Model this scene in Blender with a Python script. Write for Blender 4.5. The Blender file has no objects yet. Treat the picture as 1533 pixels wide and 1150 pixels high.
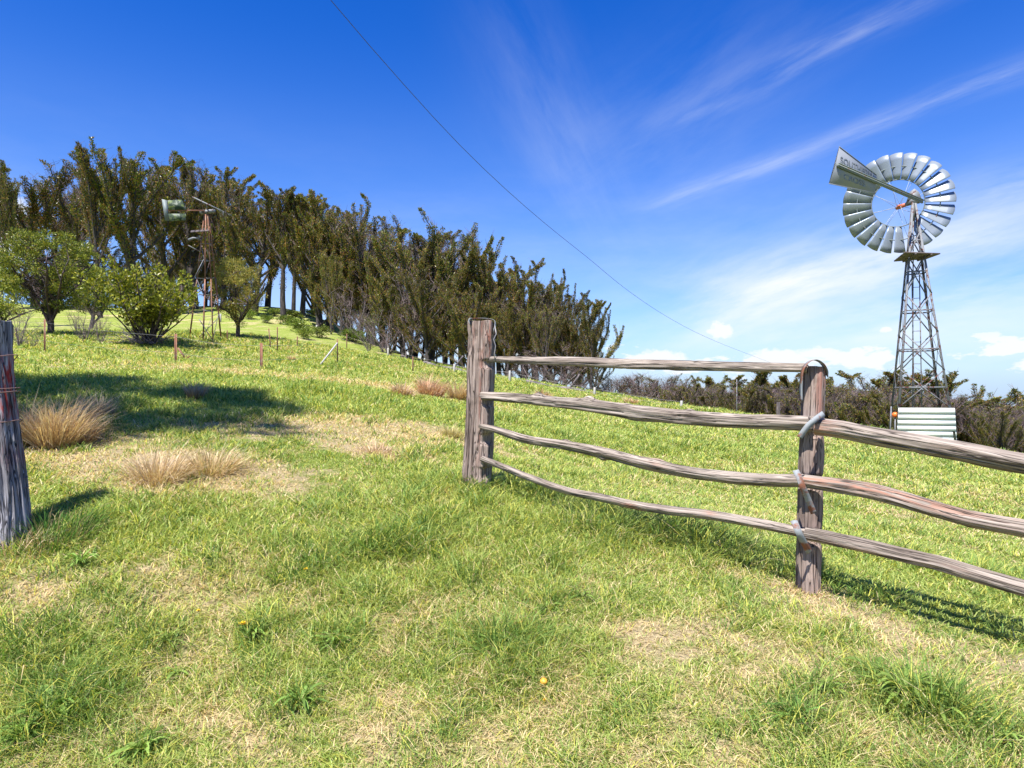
import bpy, math, random
import numpy as np
from mathutils import Vector, Matrix
R = math.radians
PI = math.pi
S = bpy.context.scene
C = S.collection

# ------------------------------------------------------------------ camera, sky, sun, exposure
F = 1000.0                      # focal length in photo pixels (photo 1533 wide)
HY = 600.0                      # horizon row of the photo
cam_d = bpy.data.cameras.new('camera')
cam_d.sensor_width = 36.0
cam_d.lens = 36.0 * F / 1533.0
cam_d.shift_y = (HY - 575.0) / 1533.0
cam_d.clip_start = 0.05
cam_d.clip_end = 6000
cam = bpy.data.objects.new('camera', cam_d)
C.objects.link(cam)
cam.location = (0, 0, 0)
cam.rotation_euler = (R(90), 0, 0)
S.camera = cam
SUN_EL = 60.0
SH = (0.42, 0.907)              # horizontal direction shadows fall
w = bpy.data.worlds.new('World'); S.world = w; w.use_nodes = True
sun_d = bpy.data.lights.new('sun', 'SUN'); sun_d.energy = 4.3; sun_d.angle = R(0.53); sun_d.color = (1.0, 0.955, 0.89)
sun = bpy.data.objects.new('sun', sun_d); C.objects.link(sun)
ce = math.cos(R(SUN_EL))
sun.rotation_euler = Vector((SH[0]*ce, SH[1]*ce, -math.sin(R(SUN_EL)))).to_track_quat('-Z', 'Y').to_euler()
sun.location = (-20, -40, 60)
S.view_settings.view_transform = 'Standard'; S.view_settings.look = 'None'
S.view_settings.gamma = 1.0; S.view_settings.exposure = 1.30
S.view_settings.use_curve_mapping = False

class NT:
    """small node-graph helper"""
    def __init__(s, nt): s.nt = nt; nt.nodes.clear()
    def n(s, t, **k):
        nd = s.nt.nodes.new(t)
        for a, b in k.items(): setattr(nd, a, b)
        return nd
    def put(s, sock, v):
        if v is None: return
        if isinstance(v, bpy.types.NodeSocket): s.nt.links.new(v, sock)
        else:
            if isinstance(v, (tuple, list)) and len(v) == 3 and sock.type == 'RGBA': v = tuple(v) + (1,)
            sock.default_value = v
    def m(s, op, a, b=None, c=None, clamp=False):
        nd = s.n('ShaderNodeMath', operation=op); nd.use_clamp = clamp
        s.put(nd.inputs[0], a); s.put(nd.inputs[1], b); s.put(nd.inputs[2], c)
        return nd.outputs[0]
    def vm(s, op, a, b=None):
        nd = s.n('ShaderNodeVectorMath', operation=op)
        s.put(nd.inputs[0], a); s.put(nd.inputs[1], b)
        return nd.outputs['Value'] if op in ('DOT_PRODUCT', 'LENGTH') else nd.outputs[0]
    def mix(s, f, a, b, mode='MIX'):
        nd = s.n('ShaderNodeMix', data_type='RGBA', blend_type=mode)
        s.put(nd.inputs[0], f); s.put(nd.inputs[6], a); s.put(nd.inputs[7], b)
        return nd.outputs[2]
    def noise(s, vec, scale, detail=4, rough=0.55, out=0, **k):
        nd = s.n('ShaderNodeTexNoise')
        s.put(nd.inputs['Vector'], vec); nd.inputs['Scale'].default_value = scale
        nd.inputs['Detail'].default_value = detail; nd.inputs['Roughness'].default_value = rough
        return nd.outputs[out]
    def mapv(s, vec, scale=(1, 1, 1), loc=(0, 0, 0), rot=(0, 0, 0)):
        nd = s.n('ShaderNodeMapping'); s.put(nd.inputs[0], vec)
        nd.inputs['Scale'].default_value = scale; nd.inputs['Location'].default_value = loc
        nd.inputs['Rotation'].default_value = rot
        return nd.outputs[0]
    def ss(s, x, a, b, lo=0., hi=1.):
        nd = s.n('ShaderNodeMapRange', interpolation_type='SMOOTHSTEP')
        s.put(nd.inputs[0], x); nd.inputs[1].default_value = a; nd.inputs[2].default_value = b
        nd.inputs[3].default_value = lo; nd.inputs[4].default_value = hi
        return nd.outputs[0]

def pdir(px, py):
    return Vector(((px-766.5)/F, 1.0, (HY-py)/F)).normalized()

def build_world():
    g = NT(w.node_tree)
    sky = g.n('ShaderNodeTexSky', sky_type='NISHITA', sun_disc=False)
    sky.sun_elevation = R(SUN_EL); sky.sun_rotation = math.atan2(-SH[0], -SH[1])
    sky.altitude = 900; sky.air_density = 1.0; sky.dust_density = 0.25; sky.ozone_density = 3.0
    d = g.n('ShaderNodeTexCoord').outputs['Generated']
    hs = g.n('ShaderNodeHueSaturation'); g.put(hs.inputs['Color'], sky.outputs[0])
    hs.inputs['Saturation'].default_value = 1.40; hs.inputs['Hue'].default_value = 0.521; hs.inputs['Value'].default_value = 0.92
    sep = g.n('ShaderNodeSeparateXYZ'); g.put(sep.inputs[0], d)
    z = sep.outputs[2]
    col = g.mix(g.ss(z, -.02, .16, .9, 0.), hs.outputs[0], (1.85, 2.50, 3.75))
    col = g.mix(g.ss(z, .08, .50, .30, 0.), col, (1.6, 2.5, 4.0))
    warp = g.noise(d, 2.2, 3, .5, out=1)
    wd = g.vm('ADD', d, g.vm('MULTIPLY', g.vm('SUBTRACT', warp, (.5, .5, .5)), (.05, .05, .05)))
    total = None
    def streak(p1, p2, width, gain, fine=18., seed=0., ext=.1, wob=True):
        nonlocal total
        a = pdir(*p1); b = pdir(*p2)
        nn = a.cross(b).normalized(); t = nn.cross(a).normalized()
        src = wd if wob else d
        dn = g.vm('DOT_PRODUCT', src, tuple(nn)); dt = g.vm('DOT_PRODUCT', src, tuple(t)); da = g.vm('DOT_PRODUCT', src, tuple(a))
        L = math.asin(min(1, b.dot(t)))
        prof = g.m('EXPONENT', g.m('MULTIPLY', g.m('POWER', g.m('ABSOLUTE', g.m('DIVIDE', dn, width)), 1.6), -1.0))
        e1 = g.ss(dt, -ext, ext); e2 = g.ss(dt, L-ext, L+ext, 1., 0.)
        front = g.ss(da, 0., .2)
        cv = g.n('ShaderNodeCombineXYZ'); g.put(cv.inputs[0], g.m('MULTIPLY', dt, 2.5)); g.put(cv.inputs[1], g.m('MULTIPLY', dn, fine)); cv.inputs[2].default_value = seed
        nz = g.ss(g.noise(cv.outputs[0], 1.6, 7, .62), .3, .72)
        v = g.m('MULTIPLY', g.m('MULTIPLY', prof, nz), g.m('MULTIPLY', g.m('MULTIPLY', e1, e2), g.m('MULTIPLY', front, gain)))
        total = v if total is None else g.m('ADD', total, v)
    streak((985, 305), (1560, 95), .012, .33, 22, 1.3, .06)
    streak((1050, 165), (1420, -20), .015, .30, 20, 4.1, .1)
    streak((1080, 455), (1580, 320), .04, .6, 14, 7.7, .12)
    streak((1150, 500), (1700, 380), .07, .62, 10, 9.2, .2)
    streak((760, 60), (900, 330), .06, .13, 9, 12.9, .15)
    streak((900, 260), (1150, 90), .07, .16, 9, 15.2, .2)
    streak((950, 520), (1250, 400), .07, .6, 9, 19.2, .2)
    streak((1460, 300), (1600, 260), .02, .5, 14, 23.2, .05)
    # low cumulus puffs a few degrees above the horizon
    cvm = g.mapv(d, (14, 14, 40))
    cn = g.noise(cvm, 1.15, 6, .55)
    base = g.m('MULTIPLY', g.ss(z, .028, .05), g.ss(z, .055, .1, 1., 0.))
    puff = g.ss(g.m('ADD', cn, g.m('MULTIPLY', base, .16)), .61, .70)
    puff = g.m('MULTIPLY', puff, g.m('MULTIPLY', g.ss(z, .0, .03), g.ss(z, .07, .12, 1., 0.)))
    def single(px, py, sx, sz, seed):
        a = pdir(px, py)
        df = g.vm('SUBTRACT', d, tuple(a))
        q = g.vm('LENGTH', g.vm('DIVIDE', df, (sx, sx, sz)))
        nn_ = g.noise(g.mapv(d, (60, 60, 90), (seed, 0, 0)), 1, 5, .6)
        return g.ss(g.m('ADD', q, g.m('MULTIPLY', nn_, 1.6)), 1.25, 1.9, 1., 0.)
    for (px, py, sx, sz, sd) in ((1078, 495, .026, .016, 1.), (1283, 527, .014, .008, 5.), (1325, 494, .010, .006, 8.), (15, 345, .03, .05, 3.), (1165, 532, .05, .012, 6.), (990, 534, .045, .012, 9.), (1225, 528, .04, .010, 2.)):
        puff = g.m('MAXIMUM', puff, g.m('MULTIPLY', single(px, py, sx, sz, sd), 1.0))
    # thin milky veil thickening towards the horizon
    veil = g.m('MULTIPLY', g.ss(z, .0, .42, 1., 0.), g.m('MULTIPLY', g.ss(g.noise(g.mapv(wd, (1.2, 1.2, 4.0)), 1.7, 6, .6), .36, .74), .38))
    cl = g.m('MAXIMUM', g.m('ADD', total, veil), puff, clamp=True)
    white = (4.0, 4.2, 4.45)
    col2 = g.mix(cl, col, white)
    bg = g.n('ShaderNodeBackground'); g.put(bg.inputs[0], col2); bg.inputs[1].default_value = 0.10
    out = g.n('ShaderNodeOutputWorld'); g.put(out.inputs[0], bg.outputs[0])
build_world()

# ------------------------------------------------------------------ numpy noise, terrain
def _h(ix, iy, iz):
    n = (ix*374761393 + iy*668265263 + iz*2147483647) & 0xffffffff
    n = ((n ^ (n >> 13)) * 1274126177) & 0xffffffff
    n = (n ^ (n >> 16)) & 0xffffffff
    return n / 4294967295.0
def vnoise(x, y, z=0.0):
    x = np.asarray(x, float); y = np.asarray(y, float); z = np.asarray(z, float) + 0*x
    ix = np.floor(x).astype(np.int64); iy = np.floor(y).astype(np.int64); iz = np.floor(z).astype(np.int64)
    fx = x-ix; fy = y-iy; fz = z-iz
    fx = fx*fx*(3-2*fx); fy = fy*fy*(3-2*fy); fz = fz*fz*(3-2*fz)
    r = 0
    for a in (0, 1):
        for b in (0, 1):
            for c in (0, 1):
                r = r + _h(ix+a, iy+b, iz+c)*(fx if a else 1-fx)*(fy if b else 1-fy)*(fz if c else 1-fz)
    return r*2-1
def fbm(x, y, z=0.0, oct=4):
    r = 0; a = .5; k = 1.0
    for i in range(oct):
        r = r + a*vnoise(x*k+i*17.3, y*k+i*9.1, z*k if not np.isscalar(z) else z+i*3.7); a *= .5; k *= 2.03
    return r

def pw(px, py, d): return ((px-766.5)/F*d, d, (HY-py)/F*d)
_cp = [pw(*a) for a in (
 (718,725,5.3),(1215,880,3.85),(20,820,3.9),(0,1150,2.53),(1533,1150,2.28),(766,1150,2.4),(1533,985,3.2),
 (200,600,7.9),(500,650,6.7),(0,650,6.0),(430,585,9.0),(200,555,10.6),(640,590,12.5),(560,565,19),
 (1000,720,8.5),(1300,720,9.5),(1533,750,9.5),(1100,652,17),(1375,668,20),(1200,644,22),(1533,694,21),(900,625,21),
 (1030,613,36),(900,594,48),(1200,632,30),(1340,648,27),(1450,672,25),(1533,686,25),(1700,720,22),
 (391,553,27),(67,528,23),(263,545,25),(505,545,30),(415,527,33),(300,510,34),(75,502,33),(355,505,36),(-150,500,34),
 (474,498,62),(581,535,55),(763,572,48),(495,498,62),(400,465,75),(430,462,80),(10,455,75),(200,470,70),(-200,455,70),(135,497,44),
 (690,549,58),(640,540,60),(780,575,54),(870,588,54),(550,515,64))]
_cp += [(0,0,-1.62),(-4,0,-1.5),(4,0,-1.75),(0,-6,-2.4),(-8,2,-1.1),(8,2,-1.75),(-8,-8,-2.2),(10,-8,-2.8),(14,8,-1.7),(-14,6,-.1),
 (20,60,-6),(30,58,-8.5),(45,55,-11),(28,42,-5.2),(40,38,-7.5),(24,33,-3.4),(20,38,-3.0),(10,75,-4.5),(12,50,-1.6),(50,70,-15),(20,90,-11),
 (-5,75,2.2),(-5,95,-1),(-25,95,8.5),(-60,95,11.5),(-90,80,12.5),(-90,40,5),(-30,120,6),(30,110,-16),(60,100,-22),(60,30,-8),(60,0,-6)]
_cp = np.array(_cp, float)
def _tps_fit(P):
    n = len(P); X = P[:, :2]/30.0
    d = np.sqrt(((X[:, None]-X[None])**2).sum(-1))
    K = np.where(d > 0, d*d*np.log(d+1e-12), 0) + np.eye(n)*2e-4
    A = np.zeros((n+3, n+3)); A[:n, :n] = K; A[:n, n] = 1; A[:n, n+1:] = X; A[n, :n] = 1; A[n+1:, :n] = X.T
    b = np.zeros(n+3); b[:n] = P[:, 2]
    return np.linalg.solve(A, b), X
_tw, _tx = _tps_fit(_cp)
def ground(x, y):
    x = np.asarray(x, float); y = np.asarray(y, float); sh = x.shape
    xf = x.ravel(); yf = y.ravel(); out = np.empty(len(xf))
    n = len(_tx)
    for i in range(0, len(xf), 60000):
        xs = np.clip(xf[i:i+60000], -110, 85)/30.0; ys = np.clip(yf[i:i+60000], -30, 130)/30.0
        d2 = (xs[:, None]-_tx[None, :, 0])**2 + (ys[:, None]-_tx[None, :, 1])**2
        K = .5*d2*np.log(d2+1e-12)
        out[i:i+60000] = K@_tw[:n] + _tw[n] + xs*_tw[n+1] + ys*_tw[n+2]
    r = np.sqrt(xf**2 + (yf-20)**2)
    t = np.clip((r-105)/120.0, 0, 1); t = t*t*(3-2*t)
    out = np.clip(out, -30, 16)
    out = out*(1-t) + (-26 + 5*vnoise(xf/160, yf/160))*t
    out += .035*vnoise(xf*.7, yf*.7) + .016*vnoise(xf*2.3, yf*2.3) + .012*np.minimum(1, r/30)*vnoise(xf*.3+5, yf*.3)*6
    return out.reshape(sh)
def gz(x, y): return float(ground(np.array([x]), np.array([y]))[0])
_ts = np.concatenate([np.linspace(1.2, 12, 700), np.geomspace(12.02, 120, 900)])
def hit(px, py):
    x = (px-766.5)/F*_ts; y = _ts; z = (HY-py)/F*_ts
    g = ground(x, y); k = np.where(z < g)[0]
    i = k[0] if len(k) else len(_ts)-1
    return Vector((x[i], y[i], float(g[i])))

# ------------------------------------------------------------------ object helpers
def nmesh(name, V, faces, col=None, attrs=None, smooth=False, mat=None, midx=None):
    """V (n,3); faces: list of int arrays (k,m)"""
    me = bpy.data.meshes.new(name)
    V = np.asarray(V, np.float32)
    faces = [np.asarray(f, np.int32) for f in faces if len(f)]
    nl = sum(f.size for f in faces); nf = sum(len(f) for f in faces)
    me.vertices.add(len(V)); me.vertices.foreach_set('co', V.ravel())
    me.loops.add(nl); me.polygons.add(nf)
    me.loops.foreach_set('vertex_index', np.concatenate([f.ravel() for f in faces]))
    ls = []; s = 0
    for f in faces:
        ls.append(s + np.arange(len(f))*f.shape[1]); s += f.size
    me.polygons.foreach_set('loop_start', np.concatenate(ls).astype(np.int32))
    if smooth: me.polygons.foreach_set('use_smooth', np.ones(nf, bool))
    me.update(calc_edges=True); me.validate()
    if col is not None:
        a = me.color_attributes.new('col', 'FLOAT_COLOR', 'POINT')
        c4 = np.ones((len(V), 4), np.float32); c4[:, :3] = col; a.data.foreach_set('color', c4.ravel())
    for k, v in (attrs or {}).items():
        v = np.asarray(v, np.float32)
        if v.ndim == 2:
            a = me.attributes.new(k, 'FLOAT_VECTOR', 'POINT'); a.data.foreach_set('vector', v.ravel())
        else:
            a = me.attributes.new(k, 'FLOAT', 'POINT'); a.data.foreach_set('value', v)
    if mat: me.materials.append(mat)
    return me
def link(name, me, parent=None, loc=None):
    o = bpy.data.objects.new(name, me); C.objects.link(o)
    if parent: o.parent = parent
    if loc is not None: o.location = loc
    return o
def tag(o, label=None, cat=None, group=None, kind=None):
    if label: o['label'] = label
    if cat: o['category'] = cat
    if group: o['group'] = group
    if kind: o['kind'] = kind
    return o
def thing(name, label, cat, loc=(0, 0, 0), rz=0, group=None):
    o = bpy.data.objects.new(name, None); C.objects.link(o); o.empty_display_size = .2
    o.location = loc; o.rotation_euler = (0, 0, rz)
    return tag(o, label, cat, group)
class MB:
    """collects boxes, tubes and plates; builds one mesh object"""
    def __init__(s): s.V = []; s.Q = []; s.T = []; s.n = 0; s.col = []
    def add(s, V, Q=(), T=(), col=(1, 1, 1)):
        V = np.asarray(V, float).reshape(-1, 3)
        if len(Q): s.Q.append(np.asarray(Q)+s.n)
        if len(T): s.T.append(np.asarray(T)+s.n)
        s.V.append(V); s.n += len(V); s.col.append(np.broadcast_to(np.asarray(col, float), (len(V), 3)))
    def tube(s, pts, r, k=6, cap=True, col=(1, 1, 1)):
        P = np.array([tuple(p) for p in pts], float); n = len(P)
        r = np.broadcast_to(np.asarray(r, float), (n,))
        T = np.gradient(P, axis=0); T /= np.linalg.norm(T, axis=1)[:, None]+1e-12
        up = np.array([0, 0, 1.]) if abs(T[0, 2]) < .9 else np.array([1., 0, 0])
        U = np.cross(T, up); U /= np.linalg.norm(U, axis=1)[:, None]+1e-12
        W = np.cross(T, U)
        a = np.arange(k)/k*2*PI
        V = P[:, None]+r[:, None, None]*(U[:, None]*np.cos(a)[None, :, None]+W[:, None]*np.sin(a)[None, :, None])
        V = V.reshape(-1, 3); i = np.arange(n-1)[:, None]*k; j = np.arange(k)[None]; j2 = (j+1) % k
        Q = np.stack([i+j, i+j2, i+k+j2, i+k+j], -1).reshape(-1, 4)
        Tt = []
        if cap:
            V = np.vstack([V, P[0], P[-1]]); c0 = n*k; c1 = c0+1
            Tt = [(c0, (q+1) % k, q) for q in range(k)] + [(c1, (n-1)*k+q, (n-1)*k+(q+1) % k) for q in range(k)]
        s.add(V, Q, Tt, col)
    def bar(s, a, b, wd, th, up=(0, 0, 1), col=(1, 1, 1)):
        a = np.array(a, float); b = np.array(b, float); t = b-a; t /= np.linalg.norm(t)
        up = np.array(up, float); u = np.cross(t, up); u /= np.linalg.norm(u)+1e-9; v = np.cross(u, t)
        V = [p+sx*u*wd/2+sy*v*th/2 for p in (a, b) for sx, sy in ((-1, -1), (1, -1), (1, 1), (-1, 1))]
        s.add(V, [(3, 2, 1, 0), (4, 5, 6, 7), (0, 1, 5, 4), (1, 2, 6, 5), (2, 3, 7, 6), (3, 0, 4, 7)], col=col)
    def prism(s, poly, off, col=(1, 1, 1)):
        """polygon (list of 3D points) extruded by vector off"""
        P = np.array(poly, float); n = len(P); o = np.array(off, float)
        s.add(np.vstack([P, P+o]), [(i, (i+1) % n, n+(i+1) % n, n+i) for i in range(n)],
              [(0, i+1, i) for i in range(1, n-1)] + [(n, n+i, n+i+1) for i in range(1, n-1)], col)
    def build(s, name, mat, parent=None, smooth=False, mesh_only=False):
        me = nmesh(name, np.vstack(s.V), [x for x in (np.vstack(s.Q) if s.Q else [], np.vstack(s.T) if s.T else [])],
                   col=np.vstack(s.col), smooth=smooth, mat=mat)
        return me if mesh_only else link(name, me, parent)
def strip_blades(P, D, L, W, col, bend=0.4, tipcol=None, side=None, rng=None):
    """n thin tapering blades from P along D (unit), bending over; 5 verts each"""
    n = len(P)
    if side is None:
        a = rng.uniform(0, 2*PI, n); side = np.stack([np.cos(a), np.sin(a), np.zeros(n)], 1)
    h = D.copy(); h[:, 2] = 0; hn = np.linalg.norm(h, axis=1)[:, None]; h = h/(hn+1e-6)
    L = np.asarray(L)[:, None]; W = np.asarray(W)[:, None]; bend = np.broadcast_to(np.asarray(bend, float), (n,))[:, None]
    m = P + D*L*.55 + h*L*bend*.12
    t = P + D*L + h*L*bend*.5 - np.array([0, 0, 1.])*L*bend*.35
    V = np.stack([P-side*W/2, P+side*W/2, m-side*W*.42, m+side*W*.42, t], 1).reshape(-1, 3)
    b = (np.arange(n)*5)[:, None]
    T = np.stack([b+np.array([[0, 1, 3]]), b+np.array([[0, 3, 2]]), b+np.array([[2, 3, 4]])], 1).reshape(-1, 3)
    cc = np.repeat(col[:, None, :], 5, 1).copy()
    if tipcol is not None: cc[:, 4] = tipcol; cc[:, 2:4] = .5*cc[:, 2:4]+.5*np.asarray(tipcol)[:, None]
    return V, T, cc.reshape(-1, 3)

# ------------------------------------------------------------------ materials
def pbr(name, fn):
    m = bpy.data.materials.new(name); m.use_nodes = True; g = NT(m.node_tree)
    p = g.n('ShaderNodeBsdfPrincipled'); o = g.n('ShaderNodeOutputMaterial'); g.nt.links.new(p.outputs[0], o.inputs[0])
    r = fn(g) or {}
    for k, v in r.items():
        if k == 'bump':
            b = g.n('ShaderNodeBump'); g.put(b.inputs['Height'], v[0]); b.inputs['Strength'].default_value = v[1]; b.inputs['Distance'].default_value = v[2]
            g.nt.links.new(b.outputs[0], p.inputs['Normal'])
        else: g.put(p.inputs[k], v)
    return m
def attr(g, n, vec=False):
    a = g.n('ShaderNodeAttribute', attribute_name=n); return a.outputs['Color'] if n == 'col' else (a.outputs['Vector'] if vec else a.outputs['Fac'])
def leafmat(name, trans=.35, var=.25, gloss=.35, spec=.25):
    m = bpy.data.materials.new(name); m.use_nodes = True; g = NT(m.node_tree)
    c = attr(g, 'col')
    oi = g.n('ShaderNodeObjectInfo').outputs['Random']
    hs = g.n('ShaderNodeHueSaturation'); g.put(hs.inputs['Color'], c)
    g.put(hs.inputs['Value'], g.m('MULTIPLY_ADD', oi, var, 1-var/2)); g.put(hs.inputs['Hue'], g.m('MULTIPLY_ADD', g.m('FRACT', g.m('MULTIPLY', oi, 7.31)), .02, .49))
    c = hs.outputs[0]
    p = g.n('ShaderNodeBsdfPrincipled'); g.put(p.inputs['Base Color'], c); p.inputs['Roughness'].default_value = gloss
    p.inputs['Specular IOR Level'].default_value = spec
    t = g.n('ShaderNodeBsdfTranslucent'); g.put(t.inputs[0], g.mix(1.0, c, (1.15, 1.1, .6), 'MULTIPLY'))
    mx = g.n('ShaderNodeMixShader'); mx.inputs[0].default_value = trans
    g.nt.links.new(p.outputs[0], mx.inputs[1]); g.nt.links.new(t.outputs[0], mx.inputs[2])
    o = g.n('ShaderNodeOutputMaterial'); g.nt.links.new(mx.outputs[0], o.inputs[0])
    return m
M_leaf = leafmat('gum_leaves', .25, .65)
M_grass = leafmat('grass_blades', .38, 0., .45, .2)
M_straw = leafmat('dry_grass', .3, .1, .6, .1)
M_weed = leafmat('weed_leaves', .28, .1, .6, .12)

def f_wood(dark, mid, light, redc, redamt):
    def fn(g):
        v = attr(g, 'gr', True)
        grain = g.noise(g.mapv(v, (55, 55, 2.2)), 1, 6, .62)
        fine = g.noise(g.mapv(v, (170, 170, 5)), 1, 4, .6)
        blot = g.noise(g.mapv(v, (7, 7, 2.4)), 1, 4, .6)
        crack = g.noise(g.mapv(v, (36, 36, 1.3), (3, 1, 7)), 1, 3, .5)
        ck = g.ss(g.m('ABSOLUTE', g.m('SUBTRACT', crack, .5)), .0, .034, 1., 0.)
        c = g.mix(g.ss(grain, .3, .7), mid, light)
        c = g.mix(g.ss(fine, .55, .75, 0., .6), c, dark)
        c = g.mix(g.ss(blot, .48, .68, 0., .55), c, tuple(x*.62 for x in mid))
        red = g.m('MULTIPLY', attr(g, 'red'), g.ss(g.noise(g.mapv(v, (42, 42, 5), (9, 2, 1)), 1, 5, .65), .42, .58))
        c = g.mix(g.m('MAXIMUM', red, g.ss(g.noise(g.mapv(v, (14, 14, 2.0), (5, 5, 5)), 1, 3, .6), .62, .75, 0., redamt)), c, redc)
        c = g.mix(g.m('MULTIPLY', ck, .9), c, dark)
        c = g.mix(g.ss(g.noise(g.mapv(v, (120, 120, 3.0), (2, 8, 1)), 1, 5, .7), .56, .66, 0., .75), c, dark)
        h = g.m('ADD', g.m('MULTIPLY', grain, .6), g.m('SUBTRACT', g.m('MULTIPLY', fine, .35), g.m('MULTIPLY', ck, .7)))
        return {'Base Color': c, 'Roughness': .88, 'Specular IOR Level': .2, 'bump': (h, .9, .006)}
    return fn
M_rail = pbr('weathered_rail_wood', f_wood((.038, .029, .025), (.175, .14, .115), (.40, .345, .295), (.33, .17, .12), .22))
M_post = pbr('weathered_post_wood', f_wood((.034, .024, .021), (.165, .12, .10), (.36, .29, .25), (.30, .12, .085), .45))
M_char = pbr('charred_post_wood', f_wood((.014, .013, .016), (.13, .125, .14), (.36, .35, .38), (.27, .035, .03), .12))

def f_galv(base, rust, ramt, rough=.42, metal=.35):
    def fn(g):
        v = g.n('ShaderNodeTexCoord').outputs['Object']
        n1 = g.noise(v, 9, 5, .6); n2 = g.noise(v, 60, 3, .6)
        c = g.mix(g.ss(n2, .35, .7, 0, .35), base, tuple(x*.7 for x in base))
        rm = g.ss(n1, .78-ramt*.45, .86-ramt*.42)
        c = g.mix(rm, c, rust)
        return {'Base Color': c, 'Roughness': g.m('MULTIPLY_ADD', rm, .4, rough), 'Metallic': g.m('MULTIPLY_ADD', rm, -metal, metal), 'bump': (n2, .15, .003)}
    return fn
M_galv = pbr('galvanised_sheet', f_galv((.36, .39, .41), (.30, .14, .08), .05, .5, .15))
M_strap = pbr('galvanised_strap', f_galv((.24, .26, .27), (.20, .08, .045), .66, .8, .0))
M_blade = pbr('wheel_sheet', f_galv((.23, .265, .30), (.30, .14, .08), .12, .38, .25))
M_vane = pbr('vane_sheet', f_galv((.22, .24, .27), (.30, .14, .08), .1, .5, .2))
M_tower = pbr('tower_steel', f_galv((.17, .18, .19), (.10, .04, .03), .6, .6, .1))
M_rusty = pbr('rusty_steel', f_galv((.24, .15, .11), (.22, .10, .06), .8, .8, .0))
M_arm = pbr('dark_arm_steel', f_galv((.14, .17, .17), (.16, .07, .05), .4, .6, .1))
M_dark = pbr('dark_plank', lambda g: {'Base Color': g.mix(g.noise(g.n('ShaderNodeTexCoord').outputs['Object'], 14, 4), (.05, .04, .04), (.16, .13, .12)), 'Roughness': .85})
M_wire = pbr('fence_wire', lambda g: {'Base Color': (.30, .28, .27), 'Roughness': .5, 'Metallic': .5})
M_rwire = pbr('rusty_wire', lambda g: {'Base Color': (.22, .13, .11), 'Roughness': .65, 'Metallic': .2})
M_cable = pbr('overhead_cable', lambda g: {'Base Color': (.05, .055, .07), 'Roughness': .6})
M_board = pbr('pale_green_boards', lambda g: {'Base Color': g.mix(g.ss(g.noise(g.mapv(g.n('ShaderNodeTexCoord').outputs['Object'], (2, 2, 18)), 2, 5, .6), .45, .75), (.80, .84, .76), (.66, .70, .62)), 'Roughness': .5})
M_orange = pbr('orange_plastic', lambda g: {'Base Color': (.85, .18, .03), 'Roughness': .4})
M_red = pbr('red_hub_paint', lambda g: {'Base Color': g.mix(g.noise(g.n('ShaderNodeTexCoord').outputs['Object'], 12), (.35, .07, .03), (.5, .14, .06)), 'Roughness': .6})
M_conc = pbr('pale_post', lambda g: {'Base Color': g.mix(g.noise(g.n('ShaderNodeTexCoord').outputs['Object'], 20), (.32, .31, .29), (.46, .44, .41)), 'Roughness': .8})
M_letter = pbr('vane_lettering', lambda g: {'Base Color': g.mix(g.ss(g.noise(g.n('ShaderNodeTexCoord').outputs['Object'], 14, 4), .4, .65), (.10, .11, .12), (.22, .24, .26)), 'Roughness': .6})
M_flower = pbr('yellow_petals', lambda g: {'Base Color': (.85, .55, .02), 'Roughness': .6})
M_fruit = pbr('orange_skin', lambda g: {'Base Color': g.mix(g.noise(g.n('ShaderNodeTexCoord').outputs['Object'], 40), (.75, .30, .03), (.80, .42, .06)), 'Roughness': .45})
def f_bark(a, b):
    return lambda g: {'Base Color': g.mix(g.ss(g.noise(g.mapv(g.n('ShaderNodeTexCoord').outputs['Object'], (5, 5, 1.2)), 1.5, 5, .65), .35, .68), a, b), 'Roughness': .9,
                      'bump': (g.noise(g.mapv(g.n('ShaderNodeTexCoord').outputs['Object'], (9, 9, 1.5)), 1, 4), .6, .03)}
M_bark = pbr('burnt_bark', f_bark((.022, .019, .020), (.085, .07, .068)))
M_bark2 = pbr('grey_bark', f_bark((.06, .05, .05), (.24, .20, .19)))
M_bark3 = pbr('dark_acacia_bark', f_bark((.02, .014, .015), (.09, .06, .055)))
M_twig = pbr('bare_twigs', lambda g: {'Base Color': attr(g, 'col'), 'Roughness': .9})

# ------------------------------------------------------------------ ground
# dry (straw) and lush (green) patches: photo place, radii in metres, weight
_patch = []
for (px, py, rx, ry, a) in ((420,640,1.3,.5,.9),(560,640,1.3,.6,.9),(650,650,.9,.5,.75),(330,640,.9,.35,.6),(250,705,1.0,.38,1.3),(330,690,.5,.3,.9),(120,655,1.0,.22,1.0),(40,665,.6,.3,.9),
    (560,675,.4,.22,.9),(520,572,3.2,1.0,.85),(450,565,3,.8,.5),(640,578,3.0,.9,.5),(700,600,1.2,.5,.6),(90,870,.35,.2,.6),(1150,870,.4,.22,1.0),(1240,900,.38,.2,1.1),(1330,930,.42,.2,1.1),(1430,980,.4,.22,1.1),
    (1060,960,.35,.2,.6),(1180,1030,.35,.2,.6),(1300,1080,.3,.2,.5),(590,955,.25,.14,.9),(560,1060,.22,.12,.6),(860,1080,.45,.15,.7),(1030,1130,.4,.1,.7),(330,1080,.3,.12,.7),
    (420,1120,.3,.1,.5),(100,1120,.2,.1,.2),(1480,1120,.3,.2,.5),(900,620,1.0,.5,.4),(1250,700,2.0,.5,.35),(1450,740,2.0,.4,.35),(1000,690,2,.4,.3),(980,950,.3,.12,.5),(200,880,.35,.2,.4),(320,870,.3,.15,.4)):
    p = hit(px, py); _patch.append((p.x, p.y, rx*(1.25 if py > 840 else 1), ry*(1.25 if py > 840 else 1), a*(.5 if py > 840 else .9)))
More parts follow.
